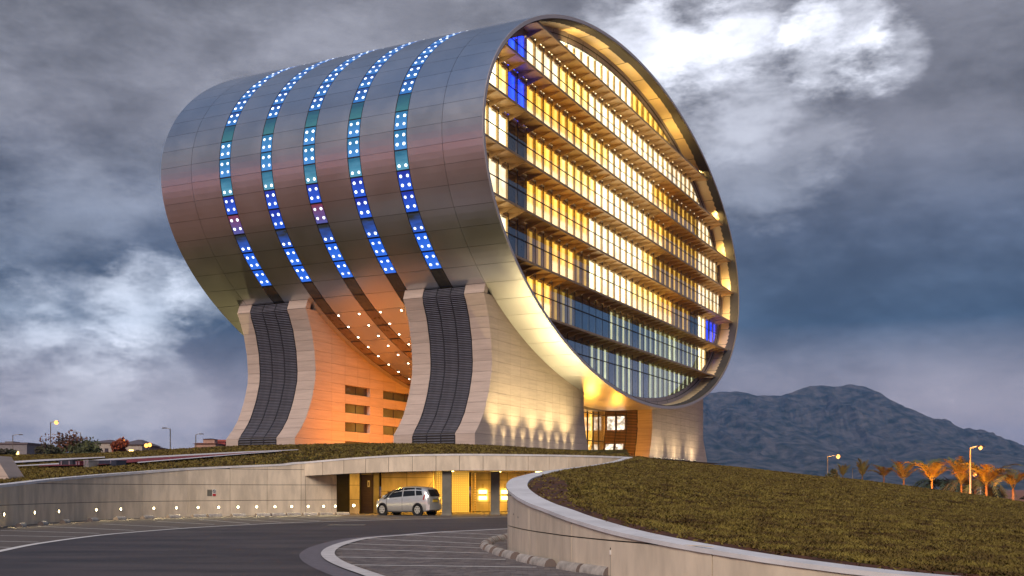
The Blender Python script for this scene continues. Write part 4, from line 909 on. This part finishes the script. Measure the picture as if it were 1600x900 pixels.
# ------------------------------------------------------------------ street lamps
M_POLE = mat('galvanised pole', (.34, .33, .32), .5, metal=.4)
M_SOD = emit('sodium lamp', (1, .33, .06), 2.4)
def street_lamp(px, ytop, Z, side, label, lit, zb=-.1, group='street lamps', power=0, arm=1.6):
    X = (px-800)/FPX*Z; ht = H+(Y0-ytop)/FPX*Z-zb
    r = thing('street_lamp', label, 'street lamp', (X, Z, zb), 0, group)
    MB().tube([(0, 0, 0), (0, 0, ht*.5), (0, 0, ht)], [.13, .10, .075], 8).build('pole', M_POLE, r, True)
    MB().tube([(0, 0, ht-.05), (side*arm*.5, 0, ht+.12), (side*arm, 0, ht+.15)], [.06, .05, .05], 6).build('arm', M_POLE, r, True)
    MB().hexa([(side*arm-.35, -.16, ht+.02), (side*arm+.45, -.16, ht+.04), (side*arm+.45, .16, ht+.04), (side*arm-.35, .16, ht+.02), (side*arm-.3, -.1, ht+.22), (side*arm+.35, -.1, ht+.2), (side*arm+.35, .1, ht+.2), (side*arm-.3, .1, ht+.22)]).build('lamp_head', M_DARK, r)
    if lit:
        n = 8; c = Vector((side*arm, 0, ht-.02)); k = .28*Z/150
        MB().grid([[c+Vector((cos(a)*sin(b_), sin(a)*sin(b_), cos(b_)))*k for a in np.linspace(0, 2*pi, 9)[:-1]] for b_ in np.linspace(.05, pi-.05, 6)], True).build('bulb', M_SOD, r, True)
        if power: lamp('POINT', 'lamp_glow', c+Vector((0, 0, -.6)), power, (1, .42, .08), r, .25)
street_lamp(1293, 713, 165, 1, 'far lit street lamp left of the row of palms', True, power=220)
street_lamp(1516, 699, 118, 1, 'tall lit street lamp among the right hand palms', True, power=260, arm=1.1)
street_lamp(1505, 752, 250, -1, 'short pale post beside the tall lit lamp', False, arm=.3)
street_lamp(1332, 733, 230, 1, 'thin short post between the two leftmost palms', False, arm=.3)
street_lamp(1532, 741, 190, -1, 'small lit lamp on a dark pole behind the right hand palms', True, arm=1.)
street_lamp(79, 660, 190, 1, 'lit street lamp above the bushes at the left', True, group='street lamps on the left', arm=1.)
street_lamp(20, 680, 220, 1, 'unlit street lamp in front of the apartment block at the far left', False, group='street lamps on the left')
street_lamp(126, 676, 230, -1, 'unlit street lamp rising behind the dark left bushes', False, group='street lamps on the left', arm=1.2)
street_lamp(266, 670, 170, -1, 'unlit street lamp standing alone left of the building', False, group='street lamps on the left', arm=.9)
street_lamp(306, 679, 200, 1, 'unlit street lamp beside the red roofed house', False, group='street lamps on the left', arm=1.)
for (px, py, Z, lb) in ((184, 690, 210, 'left of two small lit lamps in the orange lit tree'), (191, 689, 210, 'right of two small lit lamps in the orange lit tree'), (227, 696, 230, 'small lit lamp right of the hip roofed house, lower one'), (232.5, 695, 232, 'small lit lamp at the right end of the hip roofed house')):
    street_lamp(px, py, Z, 1, lb, True, group='small lit lamps on the left', arm=.2, power=500 if px == 184 else 0)

# ------------------------------------------------------------------ palms
M_TRK = mat('palm trunk', (.22, .15, .09), .9, var=.3, scale=5); M_FRD = mat('palm frond', (.10, .115, .03), .6, var=.35, scale=.8, c2=(.16, .11, .03)); M_FRDD = mat('dark palm frond', (.03, .05, .025), .7, var=.3, scale=.8)
def palm(px, py_base, py_top, Z, label, n=9, spread=.5, up=.9, m=None, seed=0, wdt=1.):
    rnd = random.Random(seed); m = m or M_FRD
    X = (px-800)/FPX*Z; zt = H+(Y0-py_top)/FPX*Z; zbs = H+(Y0-py_base)/FPX*Z; hh = zt-zbs; zb = -.12
    r = thing('palm_tree', label, 'palm tree', (X, Z, zb), 0, 'young palms beyond the grass bank')
    cz = zbs+hh*.30-zb; Lf = hh*.92*wdt
    MB().tube([(0, 0, 0), (.03, 0, cz*.5), (0, 0, cz)], [.17*hh/4, .13*hh/4, .11*hh/4], 8).build('trunk', M_TRK, r, True)
    for k in range(n):
        a = 2*pi*k/n+rnd.uniform(-.3, .3); el_ = rnd.uniform(up-.25, up+.22); ln = Lf*rnd.uniform(.82, 1.08); mb = MB(); pts = []
        for q in np.linspace(0, 1, 9):
            e2 = el_-spread*q*q*1.6
            d = ln*q; pts.append(Vector((cos(a)*cos(e2)*d, sin(a)*cos(e2)*d, cz+sin(e2)*d-.04)))
        mb.tube(pts, [.035*hh/4*(1-.8*q) for q in np.linspace(0, 1, 9)], 4, False)
        sd_ = Vector((-sin(a), cos(a), 0))
        for q in np.linspace(.16, 1, 22):
            i = min(int(q*8), 7); f = q*8-i; p = pts[i]*(1-f)+pts[i+1]*f; t = (pts[i+1]-pts[i]).normalized(); ll = ln*.34*(sin(pi*min(1, q*.86+.1))**.7)
            for sg in (1, -1):
                dv = (t*.75+sd_*sg*.75+Vector((0, 0, rnd.uniform(-.25, .3)))).normalized(); w_ = t*ln*.028
                mb.poly([p-w_, p+w_, p+dv*ll*rnd.uniform(.8, 1.1)+Vector((0, 0, -.10*ll))])
        mb.build('frond', m, r)
PL = [(1317, 752, 727, 150, 'leftmost palm, small and bushy, beside the far lit lamp', 9, .12, 1.3), (1347, 755, 724, 146, 'second palm from the left, narrow and upright', 8, .1, 1.35), (1381, 757, 723, 140, 'third palm from the left, dark with spread fronds', 10, .30, 1.08),
      (1412, 764, 720, 134, 'fourth palm from the left, with V shaped orange lit fronds', 9, .2, 1.2), (1456, 769, 714, 126, 'big orange lit palm in front of the dark palm', 10, .28, 1.1), (1502, 773, 722, 124, 'orange lit palm just left of the tall lamp', 10, .2, 1.2),
      (1541, 777, 715, 120, 'tall orange lit palm just right of the tall lamp', 12, .35, 1.12), (1583, 783, 718, 118, 'rightmost palm with drooping side fronds', 9, .55, 1.15)]
for k, (px, yb, yt, Z, lb, n, sp_, up_) in enumerate(PL): palm(px, yb, yt, Z, lb, n, sp_, up_, seed=k+3)
palm(1475, 790, 706, 150, 'dark full palm behind the big orange lit palm', 16, .8, .7, M_FRDD, 40, .9)
palm(1524, 790, 708, 135, 'reddish full palm behind the tall lamp', 14, .7, .8, M_FRD, 41, .8)
for px, Z, z, p in ((1370, 128, 2.6, 900), (1425, 124, 2.6, 1900), (1478, 118, 3.2, 2600), (1522, 114, 3.4, 2300), (1562, 111, 3.0, 1400)):
    lamp('SPOT', 'palm_glow', ((px-800)/FPX*Z, Z, z-2.4), p, (1, .27, .02), None, .3, ((px-790)/FPX*(Z+9), Z+9, z+2.5), 130, .9)

# ------------------------------------------------------------------ trees and bushes
def tree(px, py_base, py_top, Z, wpx, label, m, cat='tree', nl=900, seed=0, lobes=7, name='leafy_tree', group=None, leaf=.22, low=.12, sparse=1.):
    rnd = random.Random(seed); X = (px-800)/FPX*Z; zt = H+(Y0-py_top)/FPX*Z; zb = H+(Y0-py_base)/FPX*Z-.8; hh = zt-zb; wd = wpx/FPX*Z/2
    r = thing(name, label, cat, (X, Z, zb), 0, group); tr = MB(); tr.tube([(0, 0, -2), (.05, .02, hh*.35), (0, 0, hh*.7)], [.16, .11, .05], 7); cen = []
    for k in range(lobes):
        a = rnd.uniform(0, 2*pi); rr_ = rnd.uniform(.1, .72); c = Vector((cos(a)*wd*rr_, sin(a)*wd*rr_, hh*rnd.uniform(low+.25, .82)*(1-.25*rr_))); cen.append((c, wd*rnd.uniform(.28, .45)))
        tr.tube([(0, 0, hh*.2), c*.55+Vector((0, 0, .1)), c], [.07, .045, .02], 5)
    tr.build('trunk', mat('bark', (.10, .07, .05), .9, var=.3, scale=6), r); mb = MB()
    for k in range(nl):
        c, rad = rnd.choice(cen); d = Vector((rnd.gauss(0, 1), rnd.gauss(0, 1), rnd.gauss(0, .75))).normalized()*rad*rnd.uniform(.55, 1.12)*sparse; p = c+d
        if p.z < .05*hh: continue
        u = Vector((rnd.gauss(0, 1), rnd.gauss(0, 1), rnd.gauss(0, 1))).normalized(); v_ = u.cross(Vector((rnd.gauss(0, 1), rnd.gauss(0, 1), rnd.gauss(0, 1)))).normalized(); s_ = leaf*rnd.uniform(.6, 1.3)
        mb.poly([p-u*s_, p+v_*s_*.5, p+u*s_, p-v_*s_*.5])
    mb.build('crown', m, r)
M_L1 = mat('dark green leaves', (.05, .06, .025), .8, var=.45, scale=.5, c2=(.07, .045, .025)); M_L2 = mat('reddish leaves', (.15, .06, .03), .8, var=.4, scale=.5, c2=(.09, .05, .025)); M_L3 = mat('orange lit leaves', (.32, .075, .025), .8, var=.35, scale=.6); M_L4 = mat('olive leaves', (.075, .085, .03), .8, var=.4, scale=.6)  # M_L3: the sodium lamp's orange light is put into the leaf colour
tree(100, 714, 676, 128, 85, 'reddish brown bush with bare twiggy top at the left', M_L2, 'bush', 1500, 1, 11, 'leafy_bush', leaf=.2, sparse=1.15)
tree(78, 716, 690, 125, 60, 'low dark bush at the left foot of the reddish bush', M_L1, 'bush', 900, 2, 8, 'leafy_bush')
tree(140, 713, 690, 122, 75, 'olive green bush between the reddish bush and the orange lit tree', M_L4, 'bush', 1400, 3, 10, 'leafy_bush')
tree(183, 711, 682, 126, 42, 'small bright orange lit tree in front of the houses', M_L3, 'tree', 1300, 4, 7, 'leafy_tree')
tree(8, 722, 697, 120, 46, 'dark bush at the left picture edge before the apartment block', M_L1, 'bush', 900, 5, 7, 'leafy_bush')
tree(1545, 790, 754, 200, 56, 'dark rounded bush between the two rightmost palms', M_L1, 'bush', 1200, 6, 10, 'leafy_bush', leaf=.35)
tree(1495, 790, 754, 230, 50, 'dark low bush behind the dark palm', M_L1, 'bush', 900, 7, 8, 'leafy_bush', leaf=.35)
tree(1300, 752, 731, 140, 34, 'yellow lit shrub below the far lit lamp', M_L4, 'bush', 700, 8, 6, 'leafy_bush')
tree(1598, 795, 768, 170, 20, 'dark bush cut by the right picture edge', M_L1, 'bush', 500, 9, 5, 'leafy_bush', leaf=.3)

# ------------------------------------------------------------------ far houses
def house(px0, px1, ytop, yeave, Z, label, wall, roofm, name='house', flat=False, win=(), turret=None):
    x0, x1 = (px0-800)/FPX*Z, (px1-800)/FPX*Z; ze, zt = H+(Y0-yeave)/FPX*Z, H+(Y0-ytop)/FPX*Z; dp = 12.
    r = thing(name, label, 'building', ((x0+x1)/2, Z, -.1)); w2 = (x1-x0)/2
    MB().box(-w2, w2, 0, dp, 0, ze+.1).build('wall', wall, r)
    if flat:
        MB().box(-w2-.3, w2+.3, -.3, dp, ze+.1, ze+.5).build('roof', roofm, r); MB().box(-w2*.3, w2*.1, 2, 6, ze+.5, zt+.1).build('roof_hut', wall, r)
    else:
        i = min(w2*.85, 5)
        MB().grid([[(-w2-.4, -.5, ze), (w2+.4, -.5, ze), (w2+.4, dp+.5, ze), (-w2-.4, dp+.5, ze)], [(-w2+i, dp*.45, zt), (w2-i, dp*.45, zt), (w2-i, dp*.55, zt), (-w2+i, dp*.55, zt)]], True).build('roof', roofm, r)
    for (fx, fz, lit) in win:
        wn = MB().box(-w2+2*w2*fx-.45, -w2+2*w2*fx+.45, -.08, .02, ze*fz-.5, ze*fz+.55).build('window', mat('far window', (.03, .03, .035), .2) if not lit else emit('lit far window', (1, .62, .2), 3.), r)
    if turret:
        tx, tw, ty = turret; X = -w2+2*w2*tx; z1 = H+(Y0-ty)/FPX*Z
        MB().box(X-tw, X+tw, 2, 2+2*tw, ze, ze+1).build('turret', wall, r)
        MB().grid([[(X-tw*1.2, 1.7, ze+1), (X+tw*1.2, 1.7, ze+1), (X+tw*1.2, 2.3+2*tw, ze+1), (X-tw*1.2, 2.3+2*tw, ze+1)], [(X, 2+tw, z1)]*4], True).build('turret_roof', mat('teal cone roof', (.05, .12, .17), .6), r)
    return r
M_HW = mat('cream far wall', (.36, .32, .28), .9); M_HP = mat('pinkish far wall', (.38, .25, .2), .9); M_RF = mat('slate roof', (.12, .10, .11), .8); M_RR = mat('red tile roof', (.34, .08, .06), .8)
house(-20, 42, 689, 694, 260, 'grey flat roofed apartment block with lit windows at the far left', mat('grey far wall', (.2, .19, .2), .9), M_RF, 'apartment_block', True, [(.3, .8, 0), (.45, .8, 0), (.75, .82, 1), (.75, .6, 1), (.9, .55, 1), (.6, .6, 0), (.3, .6, 0), (.45, .55, 0), (.6, .82, 0)])
house(140, 178, 685, 691, 270, 'house with a long slate hip roof behind the orange lit tree', M_HW, M_RF, 'house', False, [(.3, .85, 0), (.7, .85, 0)])
house(188, 222, 684.5, 694, 240, 'cream house with a pointed slate hip roof and small lit lamps', M_HW, M_RF, 'house', False, [(.2, .85, 0), (.5, .85, 1), (.8, .85, 0), (.35, .62, 0), (.65, .62, 0)])
house(216, 236, 694, 698, 246, 'low house adjoining the pointed hip roof on its right', M_HP, M_RF, 'house', False, [(.3, .8, 0), (.7, .8, 0)])
house(304, 337, 689, 692, 230, 'pinkish house with a red roof and a teal cone turret', M_HP, M_RR, 'house', False, [(.15, .82, 0), (.35, .82, 0), (.55, .82, 0), (.75, .82, 1), (.3, .6, 0), (.6, .6, 0)], (.55, 1.2, 683))
house(334, 352, 686.5, 690, 236, 'red house partly hidden by the rear stone leg', mat('red far wall', (.32, .07, .07), .9), M_RR, 'house', True, [(.5, .8, 1)])
house(288, 303, 696, 702, 225, 'small low house with a steep red roof', M_HP, M_RR, 'house')

# ------------------------------------------------------------------ paved strips, boxes and the stone plinth on the left lawn
def drape(pts, name, m, dz=.03):
    dz += .12
    poly = [on_lawn(*p) for p in pts]
    if any(p is None for p in poly): print('drape miss', name, [p for p, q_ in zip(pts, poly) if q_ is None]); return None
    n = len(poly)//2; up_, lo = poly[:n], poly[n:][::-1]; rows = []
    for f in (0, .5, 1):
        rr_ = []
        for a, b in zip(up_, lo):
            c = a+(b-a)*f; h = bvh_lawn.ray_cast(Vector((c.x, c.y, 30)), Vector((0, 0, -1)))[0]; rr_.append((c.x, c.y, h.z+dz))
        rows.append(rr_)
    top = MB(); top.grid(rows); return tag(top.build(name, m), kind='structure')
M_PATH = mat('pale concrete path', (.6, .58, .6), .8, var=.12); M_REDP = mat('dark red paving', (.19, .018, .022), .8, var=.2)
drape([(-30, 727.5), (4, 725), (60, 721.5), (110, 719), (164, 716.8), (164, 718.2), (110, 721.5), (60, 724.5), (4, 728), (-30, 730)], 'path', M_PATH)
drape([(20, 731.8), (100, 727), (160, 721), (230, 716.8), (300, 713), (380, 709), (466, 705.8), (466, 706.6), (380, 711), (300, 715.4), (230, 719.4), (160, 723.6), (100, 729), (20, 733)], 'path', M_PATH, .035)
drape([(60, 731.6), (160, 723.6), (230, 719.4), (300, 715.4), (380, 711), (410, 709.2), (410, 709.8), (380, 712.2), (300, 718.6), (230, 724.4), (160, 730), (60, 732.6)], 'red_path', M_REDP, .03)
drape([(215, 726), (300, 718.6), (380, 712.2), (440, 707.9), (440, 708.7), (380, 713.3), (300, 720), (215, 727.4)], 'path', M_PATH, .036)
for k, (x0, x1, yb, hh_, c, lb) in enumerate(((100, 122, 730, .32, (.03, .035, .05), 'dark blue grey crate at the left end of the red strip'), (126, 134, 730, .28, (.10, .02, .025), 'small dark red crate between the dark crates on the lawn'), (138, 147, 730.5, .36, (.2, .19, .19), 'pale grey crate on the lawn beside the red strip'), (149, 190, 728.5, .28, (.03, .035, .06), 'long dark crate lying on the red strip'))):
    a = on_lawn(x0, yb); b = on_lawn(x1, yb)
    if a and b:
        t = thing('crate', lb, 'crate', (a+b)/2, atan2(b.y-a.y, b.x-a.x)); w2 = (b-a).length/2-.03
        MB().box(-w2, w2, -.35, .35, 0, hh_).build('case', mat('crate paint %d' % k, c, .5), t); MB().box(-w2-.02, w2+.02, -.37, .37, hh_, hh_+.06).build('lid', mat('crate lid %d' % k, tuple(min(1, x*1.3) for x in c), .5), t)
        for x in (-w2*.6, w2*.6): MB().box(x-.04, x+.04, -.39, -.36, hh_*.4, hh_+.03).build('latch', M_METAL, t)
a = on_lawn(18, 749); 
if a:
    k = a.y/FPX; bt = thing('stone_plinth', 'sloping pale stone wedge cut by the left picture edge on the lawn', 'plinth', (a.x, a.y, a.z-.1))
    hgt = 27*k
    MB().hexa([(-60*k, -.0, -.3), (0, 0, -.3), (0, 1.6, -.3), (-60*k, 1.6, -.3), (-60*k, 0, hgt*.28), (-5*k, 0, hgt*.28), (-5*k, 1.6, hgt*.28), (-60*k, 1.6, hgt*.28)]).build('stone_block', M_STONE, bt)
    MB().hexa([(-60*k, -.0, hgt*.29), (-5.2*k, 0, hgt*.29), (-5.2*k, 1.6, hgt*.29), (-60*k, 1.6, hgt*.29), (-60*k, 0, hgt*1.5), (-26*k, 0, hgt*1.5), (-26*k, 1.6, hgt*1.5), (-60*k, 1.6, hgt*1.5)]).build('stone_block', M_STONE, bt)

# ------------------------------------------------------------------ air
HAZE = 1
if HAZE:
    hm = bpy.data.materials.new('thin blue air'); hm.use_nodes = True; t = hm.node_tree
    for n in list(t.nodes): t.nodes.remove(n)
    vo = t.nodes.new('ShaderNodeVolumePrincipled'); oo = t.nodes.new('ShaderNodeOutputMaterial'); t.links.new(vo.outputs[0], oo.inputs['Volume'])
    vo.inputs['Color'].default_value = (.20, .46, 1, 1); vo.inputs['Density'].default_value = .000115; vo.inputs['Anisotropy'].default_value = .0
    tag(MB().box(-9500, 9500, -3500, 9500, -8, 520).build('haze', hm), kind='stuff')
